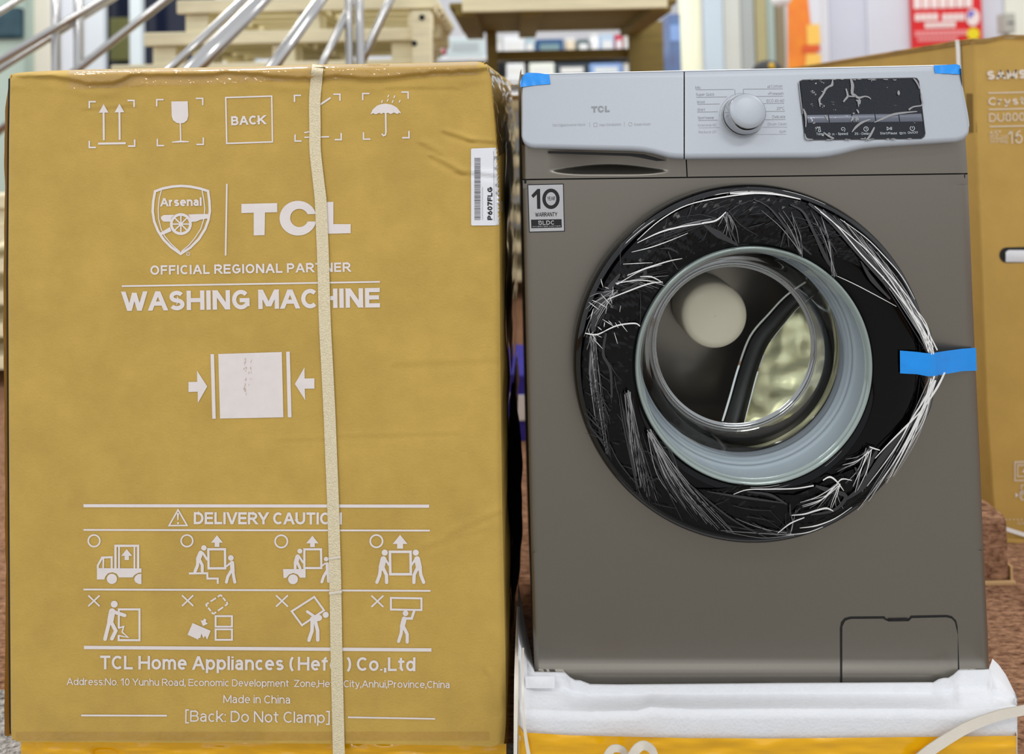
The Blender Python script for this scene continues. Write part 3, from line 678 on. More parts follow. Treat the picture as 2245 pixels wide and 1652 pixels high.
def fr(i,j):
    t=j/NV; 
    t=t*t*0.35+t*0.65
    s=i/NU
    px=20+1086*s; 
    y0=topY(px); y1=botY(px); py=y0+(y1-y0)*t
    x0,x1=edgeL(py),edgeR(py); px=x0+(x1-x0)*s
    y0=topY(px); y1=botY(px); py=y0+(y1-y0)*t
    return PB(px,py,boff(px,py))
V,Fc=grid(NU,NV,fr); obj('front_panel',V,Fc,'card',car,True)
frontV=V
# right side: from the front corner back to the far edge, level rows
RN=Vector((cos(YB),-sin(YB),0))
def farpt(z):
    py=300.0
    for _ in range(12):
        p=PB(edgeF(py),py,-0.536); py+=(p.z-z)*1090
    return PB(edgeF(py),py,-0.536)
ZT=PB(1066,139,-0.006).z; ZB=PB(1106,1633,-0.006).z
SIDE=[]
for _j in range(121):
    _py=139+(1633-139)*_j/120; _p=PB(edgeR(_py),_py,-0.006); SIDE.append((_p,farpt(_p.z)))
def sidep(t,v,lift=0.0):   # t: 0 front .. 1 rear, v: 0 top .. 1 bottom
    x=v*120; j=min(119,int(x)); u=x-j; a=SIDE[j][0].lerp(SIDE[j+1][0],u); b=SIDE[j][1].lerp(SIDE[j+1][1],u)
    return a.lerp(b,t)+RN*(0.003*noise.noise((t*5,v*16,2))*sstep(0,.15,t)+lift)
tt=lambda s_: s_*1.06/(1.59-0.53*s_)
V,Fc=grid(24,120,lambda i,j:sidep(tt(i/24),j/120)); obj('side_panel',V,Fc,'card',car,True)
def sdb(i,j):
    v=0.085+0.88*j/100; s0=interp([(0,0.5),(0.10,.32),(1,.36)],j/100)+0.04*noise.noise((j*.3,1,4)); return sidep(tt(s0+(0.97-s0)*i/16),v,0.0012)
V,Fc=grid(16,100,sdb); obj('black_side_print',V,Fc,'blackgloss',car,True,label='glossy black printed area on the right side')
V,Fc=grid(10,40,lambda i,j:sidep(tt(0.45+0.54*i/10),0.60+0.37*j/40,0.002+0.013*sin(pi*min(1,i/7))*sstep(0,12,j)*sstep(0,9,40-j)+0.003*noise.noise((i*.5,j*.3,7)))); obj('gap_dark_film',V,Fc,'blackmatte',car,True,label='black film on the right side, bulged out to darken the gap')  # sheet added over the film to darken the shadowed gap
# left side, top, back
bx=PB(24,900,-0.55)
LT=[PB(24,168,-0.004),PB(24,168,-0.55)]; 
zt=PB(560,147,-0.01).z; zb=PB(560,1626,0).z
def lsd(i,j):
    py=164+(1622-164)*j/60; p=PB(edgeL(py)+1,py,-0.003); return p-BN*(0.53*i/8)
V,Fc=grid(8,60,lsd); obj('side_panel',V,[f[::-1] for f in Fc],'card',car,True)
def tpg(i,j):
    px=22+1044*i/60; y0=topY(px); p=PB(px,y0,boff(px,y0)); q=p-BN*(0.53*j/10); 
    q.z=p.z+0.003*noise.noise((i*.3,j*.4,9))*(1 if j else 0)-0.006*j/10
    return q
V,Fc=grid(60,10,tpg); obj('top_panel',V,[f[::-1] for f in Fc],'card',car,True)
pb=[PB(24,1616,0),PB(1104,1630,0),PB(24,1616,0)-BN*.53,PB(1104,1630,0)-BN*.53]
obj('bottom_panel',[p-Vector((0,0,0.001)) for p in pb],[(0,1,3,2)],'card',car)
q=[PB(24,168,0)-BN*.532,PB(1066,140,0)-BN*.532,PB(1104,1630,0)-BN*.532,PB(24,1616,0)-BN*.532]; obj('back_panel',q,[(0,1,2,3)],'card',car)
# bent side flap showing at the left
def fl(i,j):
    py=168+(1612-168)*j/150; w=interp([(0,1),(0.05,9),(0.12,10),(0.17,8),(0.4,11),(0.5,9),(0.72,9.5),(0.75,8),(0.95,13),(1,15)],j/150)+1.6*noise.noise((j*.22,2,0))
    x=edgeL(py)-0.5-w*(1-i/5.0); return PB(x,py,-0.02-0.012*sin(pi*i/5)-(0.035*i/5))
V,Fc=grid(5,150,fl); obj('side_flap',V,Fc,'cardedge' if False else 'card',car,True,label='bent cardboard flap along the left edge')
def fl2(i,j):
    py=172+(1608-172)*j/60; x=edgeL(py)-4+4.6*i; return PB(x,py,-0.019)
V,Fc=grid(1,60,fl2); obj('flap_gap',V,Fc,'dark',car)
# clear tape along the top edge and down the right corner
def tpc(i,j):
    px=150+ (1048-150)*i/300; y0=topY(px)+1; y1=interp([(150,196),(250,192),(420,186),(560,180),(800,172),(1048,164)],px)+2*noise.noise((px*.03,4,0)); py=y0+(y1-y0)*j/22
    e=exp(-((py-y1+4)/5)**2)
    return PB(px,py,boff(px,py)+0.0007+0.0006*abs(noise.noise((px*.10,py*.10,2)))+0.0022*e*max(0,noise.noise((px*.13,py*.1,1))))
V,Fc=grid(300,22,tpc); obj('clear_tape',V,Fc,'tapeclear',car,False,label='clear packing tape along the top edge')
V,Fc=grid(16,40,lambda i,j:sidep(tt(-0.02+0.92*i/16),0.006+0.13*j/40,0.0022+0.0022*noise.noise((i*.5,j*.25,2)))); obj('clear_tape',V,Fc,'tapeclear',car,True)
# strip of tape along the bottom edge
PBm=lambda x,y: PB(x,y,boff(x,y)+0.0009)
V,Fc=grid(60,3,lambda i,j:PB(34+1040*i/60,1603+20*j/3,boff(34+1040*i/60,1603+20*j/3)+0.0004)); obj('bottom_tape',V,Fc,'tapeclear',car,True)
# woven strap over the top and down the front
ys=[142,150,160,180,220,280,330,400,440,500,560,700,800,900,1000,1100,1200,1228,1240,1270,1350,1450,1560,1660]
V,Fc=ribbon([(strapX(y),y,boff(strapX(y),min(y,1620))+0.0026+0.0016*exp(-((y-158)/14)**2)) for y in ys],[26,25.5,25.5,26,25,25,25,25,26],lambda x,y,o:PB(x,y,o)-BN*0.0008*0,4,5)
s=obj('packing_strap',V,Fc,'strap',car,True,label='cream woven packing strap down the front')
def stp(i,j):
    x=686+26*i/4; a=j/10; p=PB(x+ (8*sin(pi/2*min(1,a*3))),142-3*sin(pi*min(1,a*2)/2),0.006); q=p-BN*(0.5*a); q.x+=0.05*a; q.z=p.z-0.003-0.006*a; return q
V,Fc=grid(4,10,stp); obj('strap_top',V,Fc,'strap',s,True)
V,Fc=ribbon([(strapX(1222)-13,1224,.0062),(strapX(1222),1222,.0064),(strapX(1222)+13,1220,.0062)],[4,4,4],lambda x,y,o:PB(x,y,o),2); obj('strap_weld',V,Fc,'strapw',s)
V,Fc=ribbon([(strapX(1297)-14,1300,.0062),(strapX(1297),1298,.0064),(strapX(1297)+14,1296,.0062)],[5,5,5],lambda x,y,o:PB(x,y,o),2); obj('strap_weld',V,Fc,'strapw',s)

def cprint(name,fn,m='ink',label=None): pr=Pr(); fn(pr); return pr.build(name,car,m,PBm,22,label)
k1=3.7417
def ic1(p):
    p.at(0,0,k1).brackets((733,834),(1100,824),(733,1209),(1105,1198),54,13)
    for sx,sy in ((850,0),(980,-3)):
        p.line((sx,920+sy),(sx+2,1150+sy),16); p.poly([(sx,853+sy),(sx+40,923+sy),(sx-40,925+sy)])
    p.line((805,1178),(1032,1174),17)
cprint('this_way_up_icon',ic1)
def ic2(p):
    p.at(0,0,k1).brackets((1286,817),(1663,807),(1291,1194),(1668,1184),56,12)
    p.poly([(1405,832),(1540,830),(1545,950),(1535,985),(1510,1007),(1478,1013),(1448,1007),(1420,985),(1408,950)]).line((1479,1008),(1483,1158),11).poly([(1410,1162),(1470,1153),(1495,1153),(1550,1158),(1550,1166),(1412,1170)])
cprint('fragile_icon',ic2)
cprint('back_frame',lambda p:p.at(0,0,k1).stroke([(1852,800),(2229,788),(2235,1163),(1860,1176)],12,True))
cprint('back_text',lambda p:p.at(0,0,k1).text('BACK',(1897,1028),(2180,1018),74,21,10))
k2=3.621
def ic4(p):
    p.at(560,0,k2).brackets((310,757),(671,748),(315,1119),(681,1108),52,12); p.line((525,823),(597,775),15).line((388,1053),(445,1042),10).line((388,1090),(585,1085),11).line((440,1042),(470,900),12).line((470,860),(530,820),12)
cprint('no_roll_icon',ic4)
def ic5(p):
    p.at(560,0,k2).brackets((852,742),(1212,731),(858,1104),(1219,1093),54,12)
    p.poly([(913,908),(930,870),(965,838),(1000,826),(1035,822),(1080,830),(1120,850),(1145,880),(1157,900),(1140,895),(1128,905),(1100,893),(1075,905),(1050,895),(1035,900),(1015,895),(1000,905),(985,895),(955,907),(935,898)])
    p.line((1034,895),(1036,1055),13).stroke([(1036,1050),(1032,1070),(1017,1077),(1003,1062)],11)
cprint('keep_dry_icon',ic5)
for a,b in ((1005,805),(1050,795),(1090,805),(1145,803),(1055,762),(1103,768)): cprint('raindrop',lambda p:p.at(560,0,k2).stroke([(a-3,b+8),(a+3,b-7)],9,False,True))
def crest(p):
    p.at(240,380,k2)
    p.stroke([(362,142),(420,120),(500,104),(570,99),(640,104),(720,120),(783,140),(793,220),(797,300),(785,370),(760,440),(710,520),(640,590),(565,638),(490,585),(430,525),(385,455),(355,380),(343,300),(348,220)],20,True)
    p.stroke([(412,135),(395,200),(387,280),(390,360),(410,440),(440,500),(490,560),(560,622)],8).stroke([(735,132),(748,200),(757,280),(750,360),(725,440),(680,510),(630,570),(570,620)],8)
    p.poly([(408,345),(430,330),(515,328),(492,352),(482,383),(430,383),(412,366)]).poly([(625,326),(700,322),(792,322),(792,355),(720,368),(690,382),(650,385),(643,358)]).poly([(398,490),(405,470),(480,425),(492,458),(430,485)])
    p.ring((567,402),76,22,36).circle((567,402),17).circle((567,402),7)
    for a in range(8): p.line((567+14*cos(a*pi/4),402+14*sin(a*pi/4)),(567+70*cos(a*pi/4),402+70*sin(a*pi/4)),11)
    p.ring((625,638),14,4,16).text('R',(620,644),(631,644),12,9.0)
cprint('crest_emblem',crest,label='white shield emblem with a cannon')
cprint('crest_text',lambda p:p.at(240,380,k2).text('Arsenal',(405,262),(732,257),66,21,7))
cprint('divider_line',lambda p:p.at(240,380,k2).line((932,82),(922,652),13))
def tcl(p):
    p.at(240,380,k2).poly([(1047,242),(1332,235),(1332,308),(1235,310),(1232,490),(1145,492),(1145,312),(1047,315)])
    a0=math.asin(-33/138); outer=[(1497+147*cos(a),355+138*sin(a)) for a in [a0-(2*pi-0.44)*0+ -k*(2*pi-0.43)/40 for k in range(41)]]
    a1=-0.42; inner=[(1507+72*cos(a),353+72*sin(a)) for a in [a1-k*(2*pi-0.82)/34 for k in range(35)]][::-1]
    p.poly(outer+inner)
    p.poly([(1690,228),(1778,225),(1778,402),(1915,402),(1915,474),(1690,480)])
cprint('brand_logo',tcl,label='large white brand letters')
cprint('partner_text',lambda p:p.text('OFFICIAL REGIONAL PARTNER',(329.8,602.3),(768.9,595.4),20.5,19,14))
cprint('rule',lambda p:p.line((267,627),(833,617.5),3.6))
cprint('title_text',lambda p:p.text('WASHING MACHINE',(267.6,681.5),(833.2,673.3),42.5,21,9))
k3=4.59
def clamp(p):
    p.at(380,740,k3).poly([(374,165),(410,165),(428,815),(392,815)]).poly([(452,163),(1092,143),(1108,800),(470,813)]).poly([(1135,140),(1172,138),(1190,800),(1152,800)])
    p.poly([(152,445),(240,443),(238,330),(342,490),(247,657),(245,543),(153,545)]).poly([(1223,465),(1320,297),(1322,410),(1420,408),(1420,512),(1323,513),(1328,630)])
cprint('clamp_icon',clamp)
def scuff(p):
    p.at(380,740,k3)
    rr=random.Random(3)
    for k in range(46):
        y=rr.uniform(180,560); x=722+rr.gauss(0,7)+ (52 if rr.random()<.35 and y<470 else 0); p.line((x,y),(x+rr.uniform(-3,3),y+rr.uniform(5,26)),rr.uniform(1.5,5))
pr=Pr(); scuff(pr); pr.build('scuff_mark',car,'inkscuff',lambda x,y:PB(x,y,boff(x,y)+0.0014),30)
for nm,a,b,w in (('rule',(183,1108),(941,1109),7),('rule',(183,1161),(942.5,1162.5),4),('rule',(183,1291.5),(944,1294.5),4),('rule',(184,1418.5),(946,1424),7.5),('rule',(178,1567.5),(366,1568),4),('rule',(763,1571.5),(954,1575),3.6)):
    cprint(nm,lambda p:p.line(a,b,w))
kD=4.86; kE=4.588
def D_(p): return p.at(160,1080,kD)
def E_(p): return p.at(560,1080,kE)
cprint('warning_triangle',lambda p:D_(p).stroke([(1120,180),(1216,346),(1024,348)],16,True).poly([(1107,215),(1130,215),(1124,290),(1113,290)]).circle((1120,322),11))
cprint('caution_text',lambda p:p.text('DELIVERY CAUTION',(424.8,1148.5),(749.6,1149.3),26.5,19.5,9))
for g,c in ((D_,(225,510)),(D_,(1215,510)),(E_,(260,487)),(E_,(1217,485))): cprint('allowed_ring',lambda p:g(p).ring(c,62,17))
for g,c in ((D_,(224,1149)),(D_,(1222,1147)),(E_,(267,1086)),(E_,(1227,1089))): cprint('forbidden_cross',lambda p:g(p).line((c[0]-60,c[1]-57),(c[0]+60,c[1]+57),17).line((c[0]+60,c[1]-57),(c[0]-60,c[1]+57),17))
def S(p,pts,w): return p.stroke(pts,w,False,True)
def truck(p):
    D_(p).poly([(255,800),(730,803),(730,848),(700,850),(660,870),(635,900),(490,900),(465,860),(420,845),(375,855),(345,890),(335,922),(255,922)]).circle((415,915),55).poly([(730,860),(690,865),(662,890),(652,920),(665,950),(700,970),(730,970)])
    p.stroke([(265,805),(265,772),(312,688),(413,684),(413,805)],22).line((325,690),(322,805),18).stroke([(453,805),(453,563),(694,563),(694,805)],25).line((491,575),(491,805),20).line((655,575),(655,805),18)
    p.poly([(573,598),(632,670),(515,670)]).poly([(550,665),(597,665),(597,715),(550,715)])
cprint('truck_icon',truck)
def stairs(p):
    D_(p).circle((1395,585),29); S(p,[(1362,640),(1336,705)],52); S(p,[(1330,700),(1328,770),(1300,838)],34); S(p,[(1345,705),(1378,770),(1378,835)],32); S(p,[(1385,640),(1428,708)],24)
    p.stroke([(1442,600),(1620,600),(1622,802),(1445,803)],25,True).poly([(1535,450),(1598,530),(1470,530)]).poly([(1510,525),(1560,525),(1560,575),(1510,575)]).stroke([(1235,857),(1432,855),(1433,912),(1543,912),(1543,968)],22)
    p.circle((1683,692),30); S(p,[(1695,745),(1700,830)],46); S(p,[(1692,820),(1650,890),(1635,950)],32); S(p,[(1703,820),(1712,890),(1725,950)],32); S(p,[(1680,745),(1635,782)],20)
cprint('stair_lift_icon',stairs)
def push(p):
    D_(p).circle((440,1185),37); S(p,[(418,1262),(398,1365)],68); S(p,[(388,1370),(342,1556)],40); S(p,[(405,1370),(456,1468),(415,1552)],40); S(p,[(440,1268),(552,1304)],38)
    p.stroke([(489,1445),(489,1240),(709,1240),(709,1568),(487,1568),(487,1515)],22).stroke([(482,1440),(540,1422),(524,1482),(588,1538),(482,1518)],16)
cprint('tilt_push_icon',push)
def drop(p):
    D_(p); R=[(1575,1085),(1650,1180),(1495,1290),(1415,1190)]
    for i in range(4):
        a,b=R[i],R[(i+1)%4]; n=3 if i%2 else 3
        for t0,t1 in ((0,.2),(.32,.68),(.8,1)): p.line((a[0]+(b[0]-a[0])*t0,a[1]+(b[1]-a[1])*t0),(a[0]+(b[0]-a[0])*t1,a[1]+(b[1]-a[1])*t1),18)
    p.stroke([(1520,1312),(1694,1312),(1694,1424),(1520,1424)],20,True).stroke([(1520,1452),(1694,1452),(1694,1564),(1520,1564)],20,True)
    p.poly([(1275,1385),(1468,1468),(1430,1562),(1408,1522),(1390,1548),(1368,1500),(1358,1545),(1332,1548),(1342,1566),(1220,1510)]).poly([(1360,1355),(1385,1358),(1400,1335),(1422,1350),(1416,1374),(1438,1392),(1385,1418)])
cprint('no_stack_icon',drop)
def cart(p):
    E_(p).circle((447,585),25); S(p,[(425,640),(408,700)],46); S(p,[(400,700),(400,760)],28); S(p,[(418,690),(450,758)],28); S(p,[(440,640),(482,702)],20)
    p.stroke([(492,567),(660,567),(663,755),(492,755)],22,True).poly([(573,430),(635,507),(510,507)]).poly([(550,500),(598,500),(598,545),(550,545)])
    p.poly([(278,765),(505,765),(505,852),(450,852),(425,820),(380,805),(340,820),(310,855),(283,855)]).circle((378,868),50)
    p.circle((712,665),23); S(p,[(722,712),(726,785)],34); S(p,[(718,785),(685,842),(668,895)],28); S(p,[(702,708),(668,735)],16); S(p,[(728,785),(735,890)],28)
cprint('truck_lift_icon',cart)
def two(p):
    E_(p)
    for s in (1,-1):
        X=lambda x: x if s==1 else 2914-x
        p.circle((X(1301),600),31); S(p,[(X(1288),665),(X(1268),755)],60); S(p,[(X(1258),760),(X(1250),825),(X(1222),898)],34); S(p,[(X(1285),755),(X(1318),825),(X(1320),900)],34); S(p,[(X(1302),662),(X(1345),727)],22)
    p.stroke([(1353,592),(1560,592),(1563,817),(1357,817)],26,True).poly([(1455,420),(1530,513),(1380,513)]).poly([(1425,505),(1485,505),(1485,560),(1425,560)])
cprint('two_person_lift_icon',two)
def back(p):
    E_(p).stroke([(592,1045),(690,1180),(468,1330),(365,1190)],20,True).circle((707,1225),31); S(p,[(640,1255),(578,1270)],62); S(p,[(590,1240),(522,1193)],28); S(p,[(572,1280),(570,1385),(538,1480)],36); S(p,[(600,1280),(626,1385),(627,1478)],36)
cprint('no_back_carry_icon',back)
def over(p):
    E_(p).stroke([(1363,1055),(1670,1060),(1670,1177),(1363,1172)],20,True).circle((1510,1210),29); S(p,[(1497,1266),(1477,1345)],50); S(p,[(1510,1262),(1572,1262),(1597,1185)],26); S(p,[(1472,1350),(1466,1412),(1440,1492)],33); S(p,[(1490,1345),(1527,1420),(1527,1498)],33)
cprint('no_overhead_icon',over)
cprint('maker_text',lambda p:p.text('TCL Home Appliances (Hefei) Co.,Ltd',(219.5,1466.3),(910.8,1470.6),30,17.5,10))
cprint('address_text',lambda p:p.text('Address:No. 10 Yunhu Road, Economic Development  Zone,Hefei City,Anhui,Province,China',(146.5,1500.8),(986.2,1507.8),15.5,12.5,9))
cprint('origin_text',lambda p:p.text('Made in China',(489.6,1540.3),(637,1541.6),17.5,12.5,9))
cprint('clamp_text',lambda p:p.text('[Back: Do Not Clamp]',(406,1581),(723,1584.5),24.5,12,10))
# barcode label wrapping the corner
kL=5.9
lb=Pr(960,280,kL); lb.poly([(440,268),(720,258),(860,254),(872,1196),(836,1240),(745,1262),(440,1264),(430,1252),(428,280)])
lb=lb.build('barcode_label',car,'label',lambda x,y:PB(x,y,boff(x,y)+0.0012),8,label='white barcode sticker wrapping the right corner')
def lprint(name,fn,m='inkblack'): pr=Pr(960,280,kL); fn(pr); return pr.build(name,lb,m,lambda x,y:PB(x,y,boff(x,y)+0.0018),8)
def bars(p):
    rr=random.Random(11); y=390
    while y<1188:
        h=rr.choice((4,4,7,10,5)); p.poly([(472,y),(551,y),(551,y+h),(472,y+h)]); y+=h+rr.choice((4,5,7,9))
lprint('barcode_bars',bars,'barink')
lprint('label_text',lambda p:p.text('P607FLG',(704,1192),(704,765),62,22,9))
lprint('label_text',lambda p:p.text('22080121091A5AK15W0240402',(583,1190),(583,768),13,9.0),'barink')
lprint('label_text',lambda p:p.text('P60',(732,418),(792,416),50,9.0))
lprint('label_text',lambda p:(p.text('NR',(732,545),(775,543),40,9.0),p.text('ID',(748,760),(790,757),34,9.0),p.text('WK',(748,865),(800,862),40,9.0)),'barink')
lprint('label_line',lambda p:p.line((722,300),(730,1205),3),'barink')

# yellow tape-wrapped base under the carton
base=thing('taped_carton_base','yellow taped base that the brown carton stands on','packaging',(-0.35,1.3,0))
def yb(i,j):
    px=46+1064*i/120; y0=1622+8*((px-46)/1064)+3*noise.noise((px*.02,1,0)); py=y0+(1760-y0)*j/24
    o=-0.012+0.004*noise.noise((px*.01,py*.06,4))+0.003*noise.noise((px*.03,py*.12,8))
    o-=0.02*exp(-((px-232)/26)**2-((py-1652)/10)**2)
    return PB(px,py,o)
V,Fc=grid(120,24,yb)
for v in V: v.z=max(v.z,0.0)
obj('yellow_tape',V,Fc,'yellow',base,True)
q0=PB(50,1640,-0.02); q1=PB(1106,1640,-0.02); zt_=PB(560,1632,-0.01).z-0.004
vv=[]; 
for z in (0.0,zt_-0.004):
    for p in (q0,q1,q1-BN*0.5,q0-BN*0.5): vv.append(Vector((p.x,p.y,z)))
obj('base_core',vv,[(0,1,2,3)[::-1],(4,5,6,7),(0,1,5,4),(1,2,6,5),(2,3,7,6),(3,0,4,7)],'yellow',base)

# ================================================================== WASHING MACHINE
wm=thing('washing_machine','grey front-loading washing machine with a black round door on a foam base','washing machine',(0.31,1.3,0.14))
wl=lambda py: interp([(150,1143),(393,1146),(800,1155),(1100,1162),(1300,1167),(1480,1172)],py)
wr=lambda py: interp([(130,2106),(390,2122),(700,2134),(1000,2148),(1200,2156),(1400,2166),(1480,2169)],py)
wbot=lambda px: interp([(1150,1472),(1238,1473),(1256,1490),(1276,1491),(1290,1499),(1360,1500),(1700,1497),(2050,1495),(2060,1486),(2084,1485),(2100,1468),(2200,1467)],px)
seam=lambda px: 393.5-13*(px-1146)/977
def wflare(px,py): return 0.0075*sstep(1438,1482,py)-0.006*sstep(1478,1503,py)
DC=PW(1650,798,0.03); DC=Vector((DC.x,WY,DC.z)); DR=0.2285
def bd(px,py):  # px of wall edges to rounded corners
    e=min(px-wl(py),wr(py)-px); return -0.006*max(0,(10-e)/10)**2
def fm(px,py): return PW(px,py,bd(px,py)+wflare(px,py))
# polar part around the door
sq=[(1240,412),(2058,405),(2062,1206),(1246,1210)]
parts=[]
n=96
V=[];Fc=[]
for j in range(5):
    for k in range(n):
        a=2*pi*k/n-3*pi/4; c=DC+Vector((cos(a)*0.2235,0,-sin(a)*0.2235))
        s=k/n*4; e=int(s); t=s-e; A=sq[e%4]; B_=sq[(e+1)%4]; q=fm(A[0]+(B_[0]-A[0])*t,A[1]+(B_[1]-A[1])*t)
        V.append(c+(q-c)*(j/4))
for j in range(4):
    for k in range(n): Fc.append((j*n+k,(j+1)*n+k,(j+1)*n+(k+1)%n,j*n+(k+1)%n))
parts.append((V,Fc))
lerp=lambda a,b,t:a+(b-a)*t
def strip(nu,nv,fx,fy):  # fx(py,s), fy(px0,s,t)
    pass
def reg(nu,nv,xa,xb,ya,yb):
    def f(i,j):
        s=i/nu;t=j/nv
        py=lerp(ya(1600),yb(1600),t); px=lerp(xa(py),xb(py),s); py=lerp(ya(px),yb(px),t); px=lerp(xa(py),xb(py),s); return fm(px,py)
    return grid(nu,nv,f)
sqT=lambda px: lerp(412,405,(px-1240)/818); sqB=lambda px: lerp(1210,1206,(px-1246)/816)
sqL=lambda py: lerp(1240,1246,(py-412)/798); sqR=lambda py: lerp(2058,2062,(py-405)/801)
parts.append(reg(40,2,wl,wr,lambda x:seam(x)+1.5,sqT))
parts.append(reg(8,24,wl,sqL,sqT,sqB)); parts.append(reg(8,24,sqR,wr,sqT,sqB))
def low(i,j):
    s=i/160; rows=[0,.3,.6,.74,.78,.81,.84,.87,.9,.92,.94,.96,.98,1.0]; t=rows[j]
    px=lerp(1170,2168,s); y0=sqB(px); py=y0+(1503-y0)*t; px=lerp(wl(py),wr(py),s); py=min(py,wbot(px)); return fm(px,py)
parts.append(grid(160,13,low))
V,Fc=merge(parts); obj('front_panel',V,Fc,'body',wm,True)
# cabinet sides, top, back
def sidew(edge,sgn):
    def f(i,j):
        py=150+(1470-150)*j/30; p=PW(edge(py),py,-0.006)
        return p+Vector((sgn*0.001*min(i,1),0.001*i if i<1 else 0.46*(i/6),0))
    return f
V,Fc=grid(6,30,sidew(wl,-1)); V2,F2=grid(6,30,sidew(wr,1))
obj('cabinet_side',V,[f[::-1] for f in Fc],'body',wm,True); obj('cabinet_side',V2,F2,'body',wm,True)
a=PW(1144,166,-0.006); b=PW(2105,146,-0.006); zt=min(a.z,b.z); zb=PW(1600,1470,0).z
obj('cabinet_back',[(a.x,WY+.47,zt),(b.x,WY+.47,zt),(b.x,WY+.47,zb),(a.x,WY+.47,zb)],[(0,1,2,3)],'body',wm)
M['lidw']=flat('lid_white',(225,226,228)); boxo('lid',(a.x+.004,b.x-.004,WY+0.02,WY+.468,zt-0.02,zt+0.004),'lidw',wm,0.004)
obj('seam_gap',[PW(1149,386,-.004),PW(2116,374,-.004),PW(2116,390,-.004),PW(1149,402,-.004)],[(0,1,2,3)],'dark',wm)
# fascia above the seam (body colour) with the drawer grip recess
def fasc(px,py):
    o=bd(px,py)
    d=((px-1335)/132)**2
    if d<1:
        yc0=338; depth=0.034*(1-d)**1.4
        yb_=383-8*d*d
        o-=depth*(1-sstep(yb_-20*(1-d)-3,yb_+1,py))
    return PW(px,py,o)
def reg2(nu,nv,xa,xb,ya,yb):
    def f(i,j):
        s=i/nu;t=j/nv; px=lerp(xa(350),xb(350),s); py=lerp(ya(px),yb(px),t); px=lerp(xa(py),xb(py),s); return fasc(px,py)
    return grid(nu,nv,f)
split=lambda py: 1494.5+12*(py-155)/233
V,Fc=reg2(110,40,wl,lambda y:split(y)-1.3,lambda x:300,lambda x:seam(x)-1.5); dr=obj('detergent_drawer',V,Fc,'body',wm,True,label='detergent drawer front with a finger recess')
V,Fc=reg2(40,8,lambda y:split(y)+1.3,wr,lambda x:300-10*(x-1500)/620,lambda x:seam(x)-1.5); obj('lower_fascia',V,Fc,'body',wm,True)
obj('split_gap',[PW(1491,164,-.016),PW(1500,164,-.016),PW(1511,386,-.004),PW(1502,386,-.004)],[(0,1,2,3)],'dark',wm)
# silver panel
ptop=lambda px: 163-20.5*(px-1143)/963
pbot=lambda px: interp([(1143,300),(1145,308),(1149,315),(1155,320),(1163,324),(1172,325.5),(1385,331),(1410,333),(1432,337),(1450,342),(1466,346.5),(1482,348.5),(1510,349.5),(1790,347),(1818,344),(1842,339),(1868,332),(1890,327),(1925,323),(2095,312),(2110,308),(2119,300),(2124,288),(2126,276)],px)
pr_x=lambda py: 2106+ (2125-2106)*sstep(150,290,py)*1.0
def poff(px,py): return -0.012+0.032*(py-ptop(px))/185
def PP(px,py,d=0.0): return PW(px,py,poff(px,py)+d)
def silver(s0,s1,nu):
    def f(i,j):
        nv=26; s=lerp(s0,s1,i/nu)
        # denser at both outer ends
        px=1143+ (2126-1143)*s
        y0=ptop(px); y1=pbot(px)
        if j<=nv:
            t=j/nv; py=lerp(y0,y1,t); x=px
            if px>1900: x=px-(2125-pr_x(py))*((px-1900)/225)
            d=-0.0035*max(0,(t*(y1-y0)-(y1-y0)+6)/6)**2 -0.003*max(0,(5-(py-y0))/5)**2
            e=min(x-1143,(pr_x(py)-x)); d-=0.003*max(0,(4-e)/4)**2
            return PW(x,py,poff(x,py)+d)
        py=y1; x=px if px<=1900 else px-(2125-pr_x(py))*((px-1900)/225)
        return PW(x,py,poff(x,py)-0.004 if j==nv+1 else 0.0)
    return grid(nu,28,f)
s_split=(1500-1143)/983
def warp(lst): return lst
V,Fc=silver(0,s_split-0.0013,150); 
# bend the split edge along the slanted gap
obj('drawer_fascia',V,Fc,'panel',wm,True,label='silver drawer fascia')
V,Fc=silver(s_split+0.0013,1.0,260); cp=obj('control_panel',V,Fc,'panel',wm,True,label='silver control panel')
# top cap behind the silver panel
V,Fc=grid(20,4,lambda i,j: PP(1145+960*i/20,ptop(1145+960*i/20)+1,-0.002)+Vector((0,0.012*j,0.0005*j))); obj('panel_top',V,[f[::-1] for f in Fc],'panel',wm,True)
V,Fc=grid(1,10,lambda i,j:PP(1143.3,168+150*j/10,-0.002)+Vector((0.0005,0.02*i,0))); obj('panel_end',V,[f[::-1] for f in Fc],'body',wm,True)
# drawer slot shadow strip under the silver lip
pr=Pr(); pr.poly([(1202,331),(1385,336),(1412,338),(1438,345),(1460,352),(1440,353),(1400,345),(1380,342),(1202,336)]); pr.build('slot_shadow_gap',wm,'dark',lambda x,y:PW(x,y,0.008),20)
# prints on the panel
def wprint(name,fn,m='greyink',d=0.0004,par=None): pr=Pr(); fn(pr); return pr.build(name,par or wm,m,lambda x,y:PP(x,y,d),14)
def tclp(p):
    p.at(1295,232,1); k=40/240.0
    def tf(x,y): return ((x-1047)*40/868.0*1.0+1.5,(y-225)*14/265.0)
    p.poly([tf(*q) for q in [(1047,242),(1332,235),(1332,308),(1235,310),(1232,490),(1145,492),(1145,312),(1047,315)]])
    out=[(1497+147*cos(a),355+138*sin(a)) for a in [-0.24-k_*(2*pi-0.43)/24 for k_ in range(25)]]; inn=[(1507+72*cos(a),353+72*sin(a)) for a in [-0.42-k_*(2*pi-0.82)/20 for k_ in range(21)]][::-1]
    p.poly([tf(*q) for q in out+inn]).poly([tf(*q) for q in [(1690,228),(1778,225),(1778,402),(1915,402),(1915,474),(1690,480)]])
wprint('brand_print',tclp)
